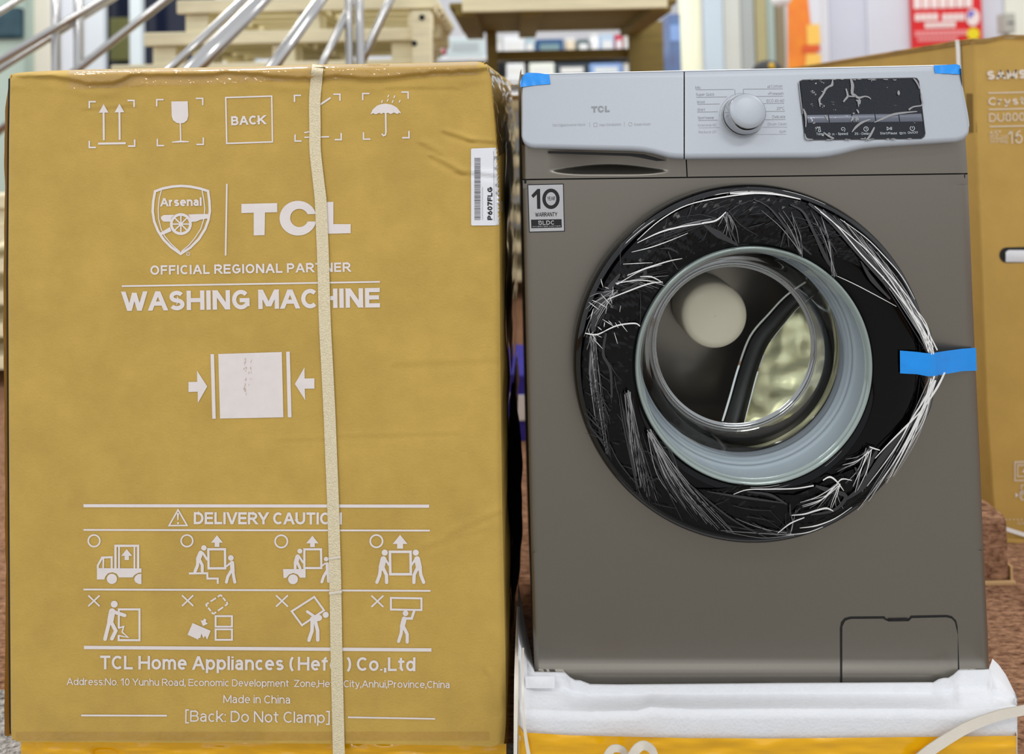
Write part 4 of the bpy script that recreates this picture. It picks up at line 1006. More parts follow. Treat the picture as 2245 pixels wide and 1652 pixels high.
wprint('feature_print',lambda p:(p.text('10th Digital Inverter Motor',(1211,277.5),(1284,275.5),6,9.0),p.line((1293,268),(1293,278),.7),p.stroke([(1302,269),(1309,269),(1309,277),(1302,277)],.8,True),p.text('Heat Sterilization',(1314,276.5),(1362,275),6,9.0),p.line((1369,267),(1369,277),.7),p.ring((1382,272),4,.8,12),p.text('Steam Wash',(1390,275.5),(1426,274.5),6,9.0)),'greyfaint')
rows=[('Mix',1525,1536,195,1525,1609,196.5),('Super Quick',1526,1566,210,1527,1594,213),('Wool',1528,1545,226.5,1529,1578,228.5),('Shirt',1529,1546,243.5,1529,1574,245.5),('Sportswear',1530,1566,261,1531,1574,264)]
def lft(p):
    for (t,a,b,y,la,lb_,ly) in rows: p.text(t,(a,y),(b,y-.5),6.2,9.0); p.line((la,ly),(lb_,ly-1),0.9)
    p.line((1611,196),(1612,208),0.9)
wprint('programme_print',lft)
wprint('programme_print',lambda p:(p.text('Intensive 60',(1531,277),(1570,276),5.5,9.0),p.line((1532,280),(1578,279),.7),p.text('Reduce 20',(1532,292),(1570,291),5.5,9.0)),'greyfaint')
rr_=[('Cotton',1691,1715.5,192,1630,1716,194.5),('+Prewash',1684,1717.5,208,1651,1717,210.5),('ECO 40-60',1681,1719,224,1667,1719,226),('20\u00b0C',1703,1720,240.5,1673,1721,243.5),('Delicate',1694,1722,259,1677,1722,261.5)]
def rgt(p):
    for (t,a,b,y,la,lb_,ly) in rr_: p.text(t,(a,y),(b,y-.5),6.2,9.0); p.line((la,ly+.6),(lb_,ly),0.9)
    p.line((1630,195),(1630,207),0.9); p.stroke([(1683,190),(1688,187),(1688,192),(1683,191)],.7,True)
wprint('programme_print',rgt)
wprint('programme_print',lambda p:(p.text('Drum Clean',(1684,275),(1725,274),6,9.0),p.line((1672,278.5),(1726,278),.8),p.text('Spin',(1709,291),(1724,290),5.5,9.0),p.line((1658,294.5),(1724,294),.7)),'greyfaint')
wprint('dial_ring',lambda p:p.stroke([(1627+50*cos(a),255+51*sin(a)) for a in [pi*1.0+k*pi*1.05/24 for k in range(25)]],0.8),'greyfaint')
# knob
kc=PP(1627,256,0.0); pn=Vector((0,-cos(0.27),sin(0.27)))
KR=45/1690.0
V,Fc=lathe([(KR*1.03,0),(KR*1.03,0.003),(KR*0.99,0.0045)],kc,pn,64); kb=obj('knob',V,Fc,'chrome',wm,True,label='round programme knob with chrome edge')
V,Fc=lathe([(KR*.99,.0042),(KR*0.985,.009)],kc,pn,64); obj('black_collar',V,Fc,'blackgloss',kb,True)
V,Fc=lathe([(KR*.985,.009),(KR*.99,.011),(KR*.95,.0195),(KR*.90,.0255),(KR*.865,.027)],kc,pn,64); obj('chrome_ring',V,Fc,'chrome',kb,True)
V,Fc=lathe([(KR*.865,.0268),(KR*.83,.0280),(KR*.6,.0294),(KR*.3,.0302),(0.0001,.0304)],kc,pn,64); obj('knob_cap',V,Fc,'panel',kb,True)
# display
dp=Pr()
dl=[(1752,184),(1754,178),(1760,175.5),(2003,171),(2010,172),(2014,178),(2028,292),(2026,299),(2020,303),(1778,306),(1768,303),(1764,296)]
dsp=dp.poly(dl).build('display',wm,'display',lambda x,y:PP(x,y,0.0008),20,label='dark display with a row of keys under clear film')
pr=Pr(); pr.stroke(dl,2.2,True); pr.build('display_bezel',dsp,'blackmatte',lambda x,y:PP(x,y,0.0011),20)
xs=[1768,1816,1867,1918,1970,2021]
for k in range(5):
    a,b=xs[k],xs[k+1]; y=lambda x,c: c-3.0*(x-1768)/253
    V,Fc=grid(4,4,lambda i,j:PP(lerp(a+1,b-1,i/4)+ (lerp(0,2.5,j/4)),y(lerp(a,b,i/4),252)+17*j/4,0.0012+0.0012*sin(pi*j/4))); obj('key',V,Fc,'button',dsp,True)
pr=Pr()
kx=7.016; pr.at(1740,150,kx)
pr.text('Temp.',(348,1025),(480,1024),36,10.3).text('3S',(585,1026),(628,1025),28,9.0).text('- Speed',(650,1022),(832,1020),36,10.3).text('3S - Delay',(935,1020),(1180,1018),36,10.3).text('Start/Pause',(1330,1014),(1590,1011),36,10.3).text('3S',(1680,1008),(1728,1007),28,9.0).text('On/Off',(1755,1004),(1910,1001),36,10.3)
pr.stroke([(385,900),(405,900),(408,945),(418,965),(395,978),(378,962),(386,945)],7,True).ring((365,905),6,4,8)
pr.stroke([(755+ (8+4.4*a)*cos(a),935+(8+4.4*a)*sin(a)) for a in [k*0.35 for k in range(22)]],6)
pr.ring((1113,930),34,7,24).stroke([(1113,905),(1113,932),(1132,932)],6)
pr.stroke([(1435,900),(1478,925),(1437,948)],6,True).line((1490,900),(1492,946),7).line((1506,899),(1508,945),7)
pr.stroke([(1826+34*cos(a),920+34*sin(a)) for a in [-pi/2+0.5+k*(2*pi-1.0)/20 for k in range(21)]],7).line((1826,890),(1826,922),7)
pr.stroke([(530,1000),(545,990),(560,1000),(560,1022),(532,1024)],6,True).stroke([(1632,985),(1670,985),(1665,1010),(1640,1010)],6,True)
pr.build('key_print',dsp,'inkw',lambda x,y:PP(x,y,0.0014),14)
def dfilm(i,j):
    s,t=i/60,j/36; x=lerp(lerp(1755,1767,t),lerp(2012,2027,t),s); y=lerp(lerp(177,172,s),lerp(305,301,s),t)
    h=0.0022+0.0012*abs(noise.noise((x*.045,y*.06,1)))+0.0008*abs(noise.noise((x*.12,y*.1,5)))
    return PP(x,y,h)
V,Fc=grid(60,36,dfilm); df=obj('display_film',V,Fc,'dfilm',dsp,True,label='clear protective film')
def dglint(pts,w,m='glintbright'):
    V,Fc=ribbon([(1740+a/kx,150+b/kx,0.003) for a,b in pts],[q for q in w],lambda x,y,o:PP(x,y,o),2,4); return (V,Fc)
lst=[dglint([(600,160),(590,250),(540,280),(490,320),(450,400),(400,470),(400,510),(405,590)],[1.2,6,3.5,5,4,5,4,1.5]),
     dglint([(880,160),(905,260),(900,380),(940,410),(1000,450),(1090,430),(1150,440),(1190,470)],[4,7,6,5,5,3,3,1.5]),
     dglint([(805,310),(825,380),(830,430),(790,480),(765,515)],[3,4,5,4,3]), dglint([(840,425),(900,430),(960,430)],[3,3,3]), dglint([(1000,460),(1020,500),(1015,550)],[3,4,2]),dglint([(960,490),(990,500),(1000,590)],[2,4,1.5]),
     dglint([(1615,340),(1615,380),(1620,410)],[3,6,2]), dglint([(1770,635),(1840,590),(1960,570),(1975,530)],[4,3,3,2]), dglint([(1960,380),(1965,450),(1985,540)],[2,3,3]),
     dglint([(1840,150),(1880,190),(1920,260),(1935,310)],[1.5,4,3,2]), dglint([(150,620),(180,700),(190,800),(185,900)],[2,5,3,2]), dglint([(895,980),(960,900),(1050,830),(1180,780)],[1.5,5,5,2]),dglint([(1240,830),(1350,780),(1560,700),(1900,660)],[1.5,4,5,2]),
     dglint([(1110,1105),(1170,1040),(1230,930),(1240,900)],[2,5,4,1.5]), dglint([(460,980),(540,1040),(620,1075)],[2,4,3]), dglint([(925,680),(925,690),(928,700)],[4,5,3]),dglint([(970,630),(990,660),(1000,690)],[2,4,2]),
     dglint([(80,190),(100,400),(140,700)],[1.5,2,1.5]), dglint([(170,1000),(200,1080),(300,1090)],[1.5,4,1.5]),dglint([(480,720),(510,760),(525,800)],[2,4,2]),dglint([(890,740),(910,770),(880,810)],[2,5,2]),dglint([(960,810),(970,770),(1000,790)],[2,6,3])]
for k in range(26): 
    x=random.uniform(120,1980); y=random.choice((165,1085))+random.uniform(-8,8); lst.append(dglint([(x,y),(x+random.uniform(15,50),y+random.uniform(-6,6)),(x+random.uniform(50,90),y)],[1,2.2,1]))
V,Fc=merge(lst); tag(obj('film_wrinkle_glints',V,Fc,'glintmid',dsp,True),kind='stuff')  # glints on the display film, painted as opaque grey strips

# sticker
st=Pr(960,280,kL); st.poly([(1157,732),(1628,722),(1643,1342),(1180,1354)]); stk=st.build('warranty_sticker',wm,'inkblack',lambda x,y:PW(x,y,0.0006),60,label='silver warranty sticker with black lettering')
def sprint(name,fn,m,d): pr=Pr(960,280,kL); fn(pr); return pr.build(name,stk,m,lambda x,y:PW(x,y,d),60)
sprint('silver_face',lambda p:p.poly([(1169,743),(1617,733),(1631,1331),(1189,1342)]),'silverfoil',0.0009)
sprint('warranty_print',lambda p:p.poly([(1208,875),(1288,790),(1322,790),(1327,1048),(1284,1048),(1280,862),(1234,908)]),'inkblack',0.0012)
n=40
sprint('warranty_print',lambda p:p.poly([(1463+112*cos(2*pi*k/n),918+132*sin(2*pi*k/n)) for k in range(n)],[(1463+68*cos(2*pi*k/n),918+86*sin(2*pi*k/n)) for k in range(n)]),'inkblack',0.0012)
sprint('warranty_print',lambda p:p.text('YEAR',(1415,940),(1516,938),50,14,10),'inkblack',0.0012)
sprint('warranty_print',lambda p:p.text('WARRANTY',(1260,1150),(1545,1144),54,17,8),'inkblack',0.0012)
sprint('warranty_print',lambda p:p.poly([(1205,1188),(1600,1181),(1604,1289),(1209,1298)]),'inkblack',0.0012)
sprint('warranty_print',lambda p:(p.text('BLDC',(1300,1256),(1508,1251),54,16.8),p.text('INVERTER MOTOR',(1225,1284),(1588,1276),12,14.2)),'silverfoil',0.0015)

# filter cover
fc=[(1844,1500),(1843.5,1376),(1846,1364),(1853,1356),(1865,1353),(1938,1352.5),(1943,1358),(1993,1357.5),(1998,1351),(2075,1349.5),(2086,1352),(2094,1360),(2097,1372),(2101,1467),(2085,1485),(2060,1486),(2050,1495)]
pr=Pr(); pr.stroke(fc[:14],4.2); pr.build('cover_gap',wm,'dark',lambda x,y:fm(x,y)+Vector((0,-0.0004,0)),12)
V=[];
def fcv(i,j):
    px=lerp(1846,2099,i/40); t=j/36
    y0=interp([(1846,1372),(1849,1362),(1855,1357.5),(1866,1355),(1938,1354.5),(1943,1360.5),(1993,1360),(1998,1353.2),(2074,1351.5),(2085,1354),(2092,1361),(2096,1373),(2099,1390)],px); y1=wbot(px)-0.5
    py=lerp(y0,y1,t); p=fm(px,py); return p+Vector((0,-0.0009,0))
V,Fc=grid(40,36,fcv); fco=obj('filter_cover',V,Fc,'body',wm,True,label='filter access cover at the lower right')
pr=Pr(); pr.poly([(1946,1355),(1992,1354),(1990,1359.5),(1949,1360)]); pr.build('finger_notch',fco,'blackgloss',lambda x,y:fm(x,y)+Vector((0,-0.0016,0)),20)

# door ---------------------------------------------------------------
rim=[(0.2215,-0.002),(0.2262,0.004),(0.2285,0.012),(0.2280,0.020),(0.2262,0.026),(0.2235,0.0295),(0.2195,0.0315)]
V,Fc=lathe(rim,DC,n=160); door=obj('door_rim',V,Fc,'blackgloss',wm,True,label='glossy black door rim')
V,Fc=lathe([(0.2195,0.0315),(0.2165,0.0300),(0.2130,0.0312),(0.205,0.0345),(0.190,0.0375),(0.172,0.0380),(0.160,0.0368),(0.1515,0.0345),(0.1500,0.030)],DC,n=160); obj('door_glass_ring',V,Fc,'blackglass',door,True,label='black glass ring of the door')
V,Fc=lathe([(0.1430,0.0300),(0.140,0.018),(0.1360,0.004),(0.1315,-0.008)],DC,n=128); obj('glass_bowl',V,Fc,'glass',wm,True,label='clear glass door bowl')
V,Fc=lathe([(0.1315,-0.008),(0.128,-0.018),(0.1235,-0.034),(0.1175,-0.048),(0.1140,-0.054)],DC,n=128); obj('bowl_wall',V,Fc,'bowlwall',wm,True)
V,Fc=lathe([(0.1140,-0.054),(0.1125,-0.0515),(0.1112,-0.0535),(0.1098,-0.0570),(0.1085,-0.0565),(0.107,-0.058)],DC,n=128); obj('bowl_ring',V,Fc,'bowlring',wm,True)
V,Fc=lathe([(0.107,-0.058),(0.09,-0.0605),(0.06,-0.062),(0.0005,-0.0625)],DC,n=128); obj('bowl_end',V,Fc,'glass',wm,True)
V,Fc=lathe([(0.1505,0.0325),(0.1502,0.0355),(0.1488,0.0372),(0.1470,0.0368),(0.1452,0.0345),(0.1440,0.0305),(0.1430,0.0300)],DC,n=128); obj('glass_edge',V,Fc,'glasslip',wm,True)
V,Fc=lathe([(0.1498,0.028),(0.1495,0.012),(0.1480,-0.004),(0.1440,-0.010),(0.1425,-0.008),(0.1405,-0.014),(0.1380,-0.022),(0.1365,-0.020),(0.135,-0.030)],DC,n=128); obj('door_gasket',V,Fc,'gasket',wm,True,label='light grey rubber door gasket')
V,Fc=lathe([(0.135,-0.030),(0.134,-0.044),(0.140,-0.058),(0.158,-0.075)],DC,n=128); obj('drum_collar',V,Fc,'steel',wm,True)
V,Fc=lathe([(0.158,-0.075),(0.172,-0.086),(0.225,-0.098),(0.238,-0.12),(0.238,-0.30),(0.225,-0.315)],DC,n=96); drm=obj('drum',V,Fc,'drum',wm,True,label='stainless steel drum')
V,Fc=lathe([(0.226,-0.315),(0.17,-0.21),(0.12,-0.205),(0.0005,-0.205)],DC,n=96); obj('drum_back',V,Fc,'drumrear',drm,True)
def PD(px,py,w): return onY(px,py,WY-w)
hc=PD(1566,691,-0.125); V,Fc=lathe([(0.0005,0.005),(0.036,0.005),(0.0455,0.003),(0.0485,-0.004),(0.0485,-0.07)],hc,n=64); obj('drum_hub',V,Fc,'hub',drm,True,label='beige disc inside the drum')
pts=[(1778,634,-.100),(1738,664,-.115),(1702,704,-.125),(1666,750,-.13),(1642,812,-.128),(1624,876,-.118),(1608,932,-.100)]
lw=[28,31,33,37,36,38,42]
V,Fc=ribbon(pts,lw,lambda x,y,o:PD(x,y,o),8,6)
for i in range(len(V)):
    k=i%9; V[i]=V[i]+Vector((0,-0.008*sin(pi*k/8),0))
obj('drum_lifter',V,Fc,'blackmatte',drm,True,label='dark bent lifter bar in the drum')
V,Fc=ribbon([(a_-2,b_-3,c_-0.004) for a_,b_,c_ in pts],[36,40,43,48,47,48,50],lambda x,y,o:PD(x,y,o),6,6); obj('lifter_flange',V,Fc,'chrome',drm,True)
def stp2(i,j):
    t=j/30; y=lerp(668,950,t); xl_=interp([(668,1746),(752,1676),(815,1652),(880,1634),(950,1614)],y); R_=sqrt(max(0,168**2-(y-772)**2)); xr_=max(xl_+2,1640+R_)
    x=lerp(xl_,xr_,i/24); return PD(x,y,-0.135+0.03*(i/24)**2+0.004*noise.noise((x*.03,y*.03,3)))
V,Fc=grid(24,30,stp2); obj('drum_wall_panel',V,Fc,'steelreflect',drm,True,label='embossed steel drum wall tinted with a yellow reflection')

# protective film over the door -------------------------------------
def DW(px,py,extra=0.0):   # point just above the door ring
    p=PW(px,py,0.036); r=(Vector((p.x,0,p.z))-Vector((DC.x,0,DC.z))).length
    h=interp([(0.0,0.0385),(0.15,0.0385),(0.172,0.0392),(0.19,0.0388),(0.205,0.0358),(0.2195,0.0330),(0.23,0.0300),(0.30,0.028)],r); return PW(px,py,h+extra)
inner=lambda a: interp([(-180,268),(-150,262),(-120,272),(-95,268),(-75,262),(-60,280),(-42,318),(-28,360),(-10,384),(10,384),(22,372),(40,330),(55,300),(72,300),(95,262),(115,300),(140,285),(165,300),(180,268)],a)
def filmf(i,j):
    a=-180+360*i/300; r0_=inner(a); r1=371; r=lerp(min(r0_,r1-2),r1,j/16); th=math.radians(a); x=1650+r*cos(th)*0.995; y=798+r*sin(th)*1.005
    u=a*0.18; h=0.0017*abs(noise.noise((u*1.3+r*.02,r*.018,2)))+0.001*abs(noise.noise((u*3.1,r*.05,6)))+0.0006*abs(noise.noise((u*7,r*.11,9)))
    return DW(x,y,0.0006+h*1.2)
V,Fc=grid(300,16,filmf); obj('door_film',V,Fc,'film',door,False,label='crumpled clear protective film')
def C4(X,Y): return (1230+X/3.24,390+Y/3.24)
def C5(X,Y): return (1600+X/3.239,390+Y/3.239)
def C6(X,Y): return (1250+X/3.933,800+Y/3.933)
def C7(X,Y): return (1600+X/3.934,800+Y/3.934)
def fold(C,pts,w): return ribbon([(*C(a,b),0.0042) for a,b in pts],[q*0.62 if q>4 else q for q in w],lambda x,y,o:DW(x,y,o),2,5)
faint=[];bright=[]  # strips along the film folds, glints painted in as grey levels
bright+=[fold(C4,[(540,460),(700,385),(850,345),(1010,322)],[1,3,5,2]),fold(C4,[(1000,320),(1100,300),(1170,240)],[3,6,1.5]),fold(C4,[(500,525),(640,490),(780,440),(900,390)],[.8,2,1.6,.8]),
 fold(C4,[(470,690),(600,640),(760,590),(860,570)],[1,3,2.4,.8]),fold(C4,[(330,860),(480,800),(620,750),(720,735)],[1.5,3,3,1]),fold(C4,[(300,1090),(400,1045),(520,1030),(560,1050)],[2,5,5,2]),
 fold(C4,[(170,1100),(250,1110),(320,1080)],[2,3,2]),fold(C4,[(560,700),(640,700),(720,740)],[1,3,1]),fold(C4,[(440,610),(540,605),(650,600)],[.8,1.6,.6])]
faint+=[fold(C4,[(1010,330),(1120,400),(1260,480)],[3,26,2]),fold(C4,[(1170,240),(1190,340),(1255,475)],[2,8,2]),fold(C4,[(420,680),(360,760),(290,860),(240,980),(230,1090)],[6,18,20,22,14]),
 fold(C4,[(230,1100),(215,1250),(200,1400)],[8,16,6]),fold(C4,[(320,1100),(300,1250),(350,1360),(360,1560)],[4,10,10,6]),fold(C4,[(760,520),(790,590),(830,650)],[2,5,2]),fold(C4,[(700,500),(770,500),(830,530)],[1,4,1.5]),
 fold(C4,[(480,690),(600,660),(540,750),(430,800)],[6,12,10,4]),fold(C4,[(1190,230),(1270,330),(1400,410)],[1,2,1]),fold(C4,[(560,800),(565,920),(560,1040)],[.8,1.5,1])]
# swirl folds at the top
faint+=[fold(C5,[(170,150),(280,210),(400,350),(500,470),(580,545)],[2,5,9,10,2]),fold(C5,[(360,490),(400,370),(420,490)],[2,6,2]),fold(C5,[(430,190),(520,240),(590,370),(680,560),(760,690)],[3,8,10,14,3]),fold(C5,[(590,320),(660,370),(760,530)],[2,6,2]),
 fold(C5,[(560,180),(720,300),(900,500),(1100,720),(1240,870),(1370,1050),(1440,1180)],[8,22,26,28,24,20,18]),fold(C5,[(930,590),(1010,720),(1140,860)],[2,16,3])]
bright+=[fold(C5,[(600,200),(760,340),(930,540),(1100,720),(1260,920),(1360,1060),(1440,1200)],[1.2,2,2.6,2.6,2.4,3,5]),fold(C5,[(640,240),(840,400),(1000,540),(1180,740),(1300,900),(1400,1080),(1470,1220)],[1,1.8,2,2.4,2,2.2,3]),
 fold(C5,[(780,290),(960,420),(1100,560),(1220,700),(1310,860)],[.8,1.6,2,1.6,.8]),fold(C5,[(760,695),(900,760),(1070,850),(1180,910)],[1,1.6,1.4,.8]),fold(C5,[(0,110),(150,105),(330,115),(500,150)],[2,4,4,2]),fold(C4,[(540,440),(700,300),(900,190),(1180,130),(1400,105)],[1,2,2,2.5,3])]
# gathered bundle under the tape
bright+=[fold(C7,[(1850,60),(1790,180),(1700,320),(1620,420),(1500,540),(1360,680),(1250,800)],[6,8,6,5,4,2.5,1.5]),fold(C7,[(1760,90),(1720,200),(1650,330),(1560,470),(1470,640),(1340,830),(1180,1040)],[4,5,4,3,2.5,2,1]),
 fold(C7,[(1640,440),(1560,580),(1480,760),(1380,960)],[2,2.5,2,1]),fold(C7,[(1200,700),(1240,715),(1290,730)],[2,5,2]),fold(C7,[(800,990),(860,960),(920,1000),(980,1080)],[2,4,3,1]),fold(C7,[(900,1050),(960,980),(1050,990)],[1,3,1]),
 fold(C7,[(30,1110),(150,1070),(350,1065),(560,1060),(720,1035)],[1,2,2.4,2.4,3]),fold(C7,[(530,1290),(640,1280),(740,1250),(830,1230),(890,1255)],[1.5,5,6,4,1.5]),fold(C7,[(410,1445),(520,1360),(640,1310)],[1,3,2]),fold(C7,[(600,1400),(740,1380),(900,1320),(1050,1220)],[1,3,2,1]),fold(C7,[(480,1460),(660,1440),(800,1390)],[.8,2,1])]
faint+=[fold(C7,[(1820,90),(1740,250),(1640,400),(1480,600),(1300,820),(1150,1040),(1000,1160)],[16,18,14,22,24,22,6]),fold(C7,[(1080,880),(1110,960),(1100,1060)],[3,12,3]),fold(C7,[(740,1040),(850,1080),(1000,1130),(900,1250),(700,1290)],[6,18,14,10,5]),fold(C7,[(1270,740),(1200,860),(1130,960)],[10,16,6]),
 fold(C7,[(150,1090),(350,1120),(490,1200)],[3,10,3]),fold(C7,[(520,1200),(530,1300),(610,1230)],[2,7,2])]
# long straight folds lower left
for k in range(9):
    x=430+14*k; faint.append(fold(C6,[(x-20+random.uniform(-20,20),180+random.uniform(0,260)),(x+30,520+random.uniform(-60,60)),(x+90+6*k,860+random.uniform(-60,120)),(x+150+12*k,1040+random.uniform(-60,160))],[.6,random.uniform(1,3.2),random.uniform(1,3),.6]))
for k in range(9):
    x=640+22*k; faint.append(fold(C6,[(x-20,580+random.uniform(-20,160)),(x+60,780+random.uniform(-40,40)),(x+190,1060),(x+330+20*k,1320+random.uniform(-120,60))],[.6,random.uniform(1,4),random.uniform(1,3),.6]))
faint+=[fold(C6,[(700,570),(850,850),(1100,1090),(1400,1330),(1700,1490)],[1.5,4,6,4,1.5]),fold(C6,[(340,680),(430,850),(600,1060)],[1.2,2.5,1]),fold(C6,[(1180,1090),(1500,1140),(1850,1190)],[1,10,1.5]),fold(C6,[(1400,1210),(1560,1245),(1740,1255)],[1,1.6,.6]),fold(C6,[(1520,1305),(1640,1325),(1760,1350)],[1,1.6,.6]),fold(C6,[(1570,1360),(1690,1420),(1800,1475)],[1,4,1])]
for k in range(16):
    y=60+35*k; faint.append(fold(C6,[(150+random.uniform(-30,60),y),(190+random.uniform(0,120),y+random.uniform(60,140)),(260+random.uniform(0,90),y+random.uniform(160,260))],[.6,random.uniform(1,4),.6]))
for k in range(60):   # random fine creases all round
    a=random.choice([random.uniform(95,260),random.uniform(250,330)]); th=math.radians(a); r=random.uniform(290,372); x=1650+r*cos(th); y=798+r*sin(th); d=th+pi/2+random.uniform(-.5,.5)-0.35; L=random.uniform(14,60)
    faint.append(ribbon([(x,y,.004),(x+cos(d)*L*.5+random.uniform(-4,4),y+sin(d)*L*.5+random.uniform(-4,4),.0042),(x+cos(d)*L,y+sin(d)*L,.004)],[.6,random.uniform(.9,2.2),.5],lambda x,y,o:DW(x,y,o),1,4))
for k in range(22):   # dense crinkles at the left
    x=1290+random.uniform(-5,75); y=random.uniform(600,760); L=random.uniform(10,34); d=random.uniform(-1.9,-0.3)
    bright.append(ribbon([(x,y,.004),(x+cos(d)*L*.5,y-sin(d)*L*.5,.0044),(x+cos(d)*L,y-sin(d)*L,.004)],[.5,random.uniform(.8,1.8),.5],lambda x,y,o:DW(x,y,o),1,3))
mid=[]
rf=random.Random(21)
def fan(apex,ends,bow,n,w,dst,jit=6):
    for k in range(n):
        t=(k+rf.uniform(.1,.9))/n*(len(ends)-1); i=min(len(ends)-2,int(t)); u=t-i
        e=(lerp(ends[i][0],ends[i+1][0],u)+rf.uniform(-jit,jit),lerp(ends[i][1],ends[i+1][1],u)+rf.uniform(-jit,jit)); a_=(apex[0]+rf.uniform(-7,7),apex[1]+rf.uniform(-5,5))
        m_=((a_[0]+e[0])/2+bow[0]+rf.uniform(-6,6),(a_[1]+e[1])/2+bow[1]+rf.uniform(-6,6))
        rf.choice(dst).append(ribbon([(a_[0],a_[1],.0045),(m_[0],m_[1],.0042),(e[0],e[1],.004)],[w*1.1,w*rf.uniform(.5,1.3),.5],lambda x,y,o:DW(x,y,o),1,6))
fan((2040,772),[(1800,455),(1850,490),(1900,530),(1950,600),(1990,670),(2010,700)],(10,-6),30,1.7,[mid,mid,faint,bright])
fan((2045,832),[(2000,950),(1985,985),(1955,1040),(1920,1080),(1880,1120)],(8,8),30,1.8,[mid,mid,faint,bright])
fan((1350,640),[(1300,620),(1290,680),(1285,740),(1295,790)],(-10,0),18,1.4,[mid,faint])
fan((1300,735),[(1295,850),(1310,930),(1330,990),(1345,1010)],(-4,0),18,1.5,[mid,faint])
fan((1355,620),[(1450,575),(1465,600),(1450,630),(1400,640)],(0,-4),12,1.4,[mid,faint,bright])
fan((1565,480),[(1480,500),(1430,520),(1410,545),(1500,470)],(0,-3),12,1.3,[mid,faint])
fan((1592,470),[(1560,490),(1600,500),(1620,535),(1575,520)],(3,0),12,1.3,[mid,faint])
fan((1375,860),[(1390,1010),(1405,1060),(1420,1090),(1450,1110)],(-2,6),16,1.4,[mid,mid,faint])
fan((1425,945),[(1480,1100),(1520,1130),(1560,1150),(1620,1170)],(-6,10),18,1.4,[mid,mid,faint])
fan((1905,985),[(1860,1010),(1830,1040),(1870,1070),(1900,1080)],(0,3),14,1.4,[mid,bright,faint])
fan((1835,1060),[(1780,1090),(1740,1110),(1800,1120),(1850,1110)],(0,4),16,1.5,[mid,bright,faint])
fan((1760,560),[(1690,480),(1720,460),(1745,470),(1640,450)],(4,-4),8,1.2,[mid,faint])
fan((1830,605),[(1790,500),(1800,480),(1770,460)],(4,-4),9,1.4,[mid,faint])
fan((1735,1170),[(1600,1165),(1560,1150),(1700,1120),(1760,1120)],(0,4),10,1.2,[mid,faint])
V,Fc=merge(mid); tag(obj('film_crease_glints',V,Fc,'glintmid',door,True),kind='stuff')  # weaker glints along creases, painted mid grey
V,Fc=merge(faint); tag(obj('film_fold_sheen',V,Fc,'fold',door,True),kind='stuff')  # soft sheen on the folds, painted dark grey
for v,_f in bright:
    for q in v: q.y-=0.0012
V,Fc=merge(bright); tag(obj('film_painted_highlights',V,Fc,'glintbright',door,True),kind='stuff')  # highlights on the crumpled film, painted as near-white strips

# blue tapes
def bt(name,rows_,m='blue',sub=8,fn=PW,label=None):
    n=len(rows_)-1
    def f(i,j):
        t=i/sub*1.0; k=min(n-1,int(i/sub)); u=i/sub-k; a,b=rows_[k],rows_[k+1]
        tp=tuple(lerp(p,q,u) for p,q in zip(a[0],b[0])); bo=tuple(lerp(p,q,u) for p,q in zip(a[1],b[1])); v=j/6
        p=tuple(lerp(c,d,v) for c,d in zip(tp,bo)); return fn(p[0],p[1],p[2]+0.0008*noise.noise((p[0]*.06,p[1]*.06,4)))
    V,Fc=grid(n*sub,6,f); return obj(name,V,Fc,m,wm,True,label=label)
bt('blue_tape',[((1973,768,.0405),(1973.5,818,.0405)),((2010,771,.040),(2011,820,.040)),((2032,774,.039),(2034,824.5,.039)),((2046,773,.036),(2049,824,.036)),((2080,768,.020),(2082,818,.020)),((2110,764,.008),(2112,813,.008)),((2139.5,762,.001),(2141.5,812,.001))],label='blue tape holding the door shut')
tpm=lambda x,y,o: PP(x,y,o)
bt('blue_tape',[((1140,180,.001),(1141,191,.001)),((1144,170,.0015),(1145,190.5,.0015)),((1154,159,.0015),(1156,189,.0012)),((1180,160,.0012),(1182,186,.0012)),((1204,163,.001),(1207,184,.001))],fn=tpm,label='blue tape on the upper left corner')
bt('blue_tape',[((2047,143,.001),(2050,160.5,.001)),((2075,142,.0012),(2078,161.5,.0012)),((2098,140.5,.0015),(2102,162.5,.0012)),((2105,144,.001),(2108,164,-.001))],fn=tpm,label='blue tape on the upper right corner')

# ================================================================== FOAM BASE
fb=thing('foam_base','white foam packing base under the washing machine with yellow tape round its foot','foam',(0.31,1.3,0))
cols=[]
fx=[1136,1140,1146,1156,1172]+[1172+ (2168-1172)*k/90 for k in range(1,91)]+[2176,2190,2205,2220,2231,2238]
def frow(px):
    inside = 1172<=px<=2168
    edge=interp([(1136,1546),(1150,1552),(1235,1556),(1300,1558),(1400,1556),(1425,1548),(1450,1550),(1520,1553),(1700,1552),(2000,1552),(2110,1555),(2170,1551),(2238,1545)],px)+1.2*noise.noise((px*.08,0,2))
    if inside: b=wbot(px)-1.0; w0=0.0065+wflare(px,b); rows_=[(b-1.2,-0.03),(b+0.5,w0),(b+4,w0+0.006)]
    elif px<1172: b=interp([(1136,1400),(1172,1474)],px); rows_=[(b-120*(1172-px)/36,-0.2),(b,-0.02),(b+10,0.002)]
    else: b=interp([(2168,1437),(2185,1450),(2205,1478),(2222,1512),(2238,1540)],px); rows_=[(b,-0.08),(b+ (edge-b)*.3,-0.02),(b+(edge-b)*.6,0.015)]
    b=rows_[-1][0]
    corner=(px<1238) or (px>2100)
    if corner: rows_+= [(lerp(b,edge,.35),.018),(lerp(b,edge,.6),.030),(lerp(b,edge,.62),.031),(lerp(b,edge,.85),.040)]
    else: rows_+= [(lerp(b,edge,.33),.016),(lerp(b,edge,.42),.019),(lerp(b,edge,.64),.029),(lerp(b,edge,.85),.041)]
    rows_+= [(edge-0.5,.048),(edge+3,.0505),(edge+25,.052),(1620,.053),(1780,.053)]
    return rows_
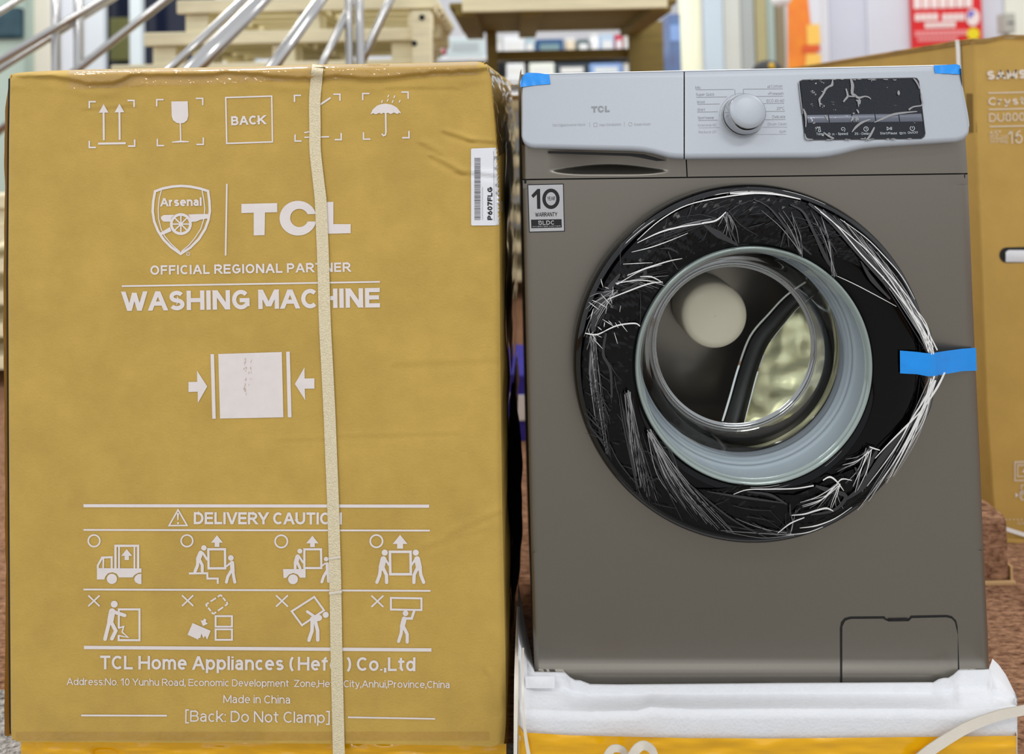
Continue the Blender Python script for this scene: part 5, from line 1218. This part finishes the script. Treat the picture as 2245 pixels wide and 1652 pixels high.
def ff(i,j):
    px=fx[i]; py,o=frow(px)[j]; p=PW(px,py,o); 
    e=min(px-1136,2238-px); 
    if e<9 : p.y+=0.012*((9-e)/9)**2
    p.z=max(0,p.z); return p
V,Fc=grid(len(fx)-1,len(frow(1500))-1,ff); obj('foam_block',V,Fc,'foam',fb,True)
# side and rear of the block
zf=PW(1700,1500,0.0).z-0.012; xa=PW(1138,1560,.04).x; xb=PW(2237,1560,.04).x
boxo('foam_core',(xa+.03,xb-.004,1.03,1.54,0.0,zf),'foam',fb,0.01)
def ft(i,j):
    px=1137+1102*i/110; y0=interp([(1137,1604),(1250,1611),(1500,1617),(1700,1618),(1900,1616),(2239,1612)],px); py=lerp(y0,1790,j/26)
    o=0.0585+0.0022*noise.noise((px*.008,py*.05,3))+0.0018*noise.noise((px*.02,py*.09,5)); e=min(px-1137,2239-px)
    p=PW(px,py,o); 
    if e<9: p.y+=0.012*((9-e)/9)**2
    p.z=max(0,p.z); return p
V,Fc=grid(110,26,ft); obj('yellow_tape',V,Fc,'yellow',fb,True,label='yellow tape wrapped round the foot')

# pads: thin foam plates in the corners
V,Fc=grid(6,4,lambda i,j:PW(1152+64*i/6,1482+26*j/4,.026+.004*j/4+.0015*sin(pi*i/6)*sin(pi*j/4))); obj('corner_pad',V,Fc,'foam',fb,True)

# ================================================================== LOOSE STRAPS
def strap_thing(name,label,pts,w,mp,m='strapw'):
    V,Fc=ribbon(pts,w,mp,3,8)
    n=len(V); back=[v+Vector((0,0.0008,0)) for v in V]; F2=[tuple(i+n for i in f[::-1]) for f in Fc]
    return tag(obj(name,V+back,Fc+F2,m,smooth=True),label,'strap')
strap_thing('loose_strap','pale flat strap standing upright between the carton and the washer',[(1136,1330,-.12),(1134,1400,-.03),(1132,1480,.03),(1131,1560,.05),(1130,1660,.06),(1130,1700,.06)],[6,8,9,9,8,7],PW)
strap_thing('loose_strap','narrow pale strap running down the left end of the foam base',[(1147,1420,.0),(1146,1500,.052),(1148,1560,.062),(1152,1610,.064),(1162,1670,.065),(1168,1700,.065)],[4,4,5,7,9,9],PW)
strap_thing('loose_strap','wide pale strap slanting across the right end of the foam base',[(2300,1540,.055),(2245,1556,.060),(2190,1568,.0615),(2130,1590,.063),(2080,1618,.065),(2030,1652,.067),(1990,1690,.067)],[22,22,23,24,25,26,26],PW)
strap_thing('strap_loop','left curled loop of white strap at the foot of the foam base',[(1322,1690,.085),(1330,1660,.085),(1342,1642,.085),(1358,1641,.085),(1370,1652,.080),(1374,1690,.078)],[16,17,17,16,14,12],PW)
strap_thing('strap_loop','right curled loop of white strap at the foot of the foam base',[(1376,1690,.090),(1384,1662,.090),(1398,1640,.090),(1414,1634,.088),(1432,1648,.084),(1440,1690,.082)],[20,21,21,20,17,15],PW)
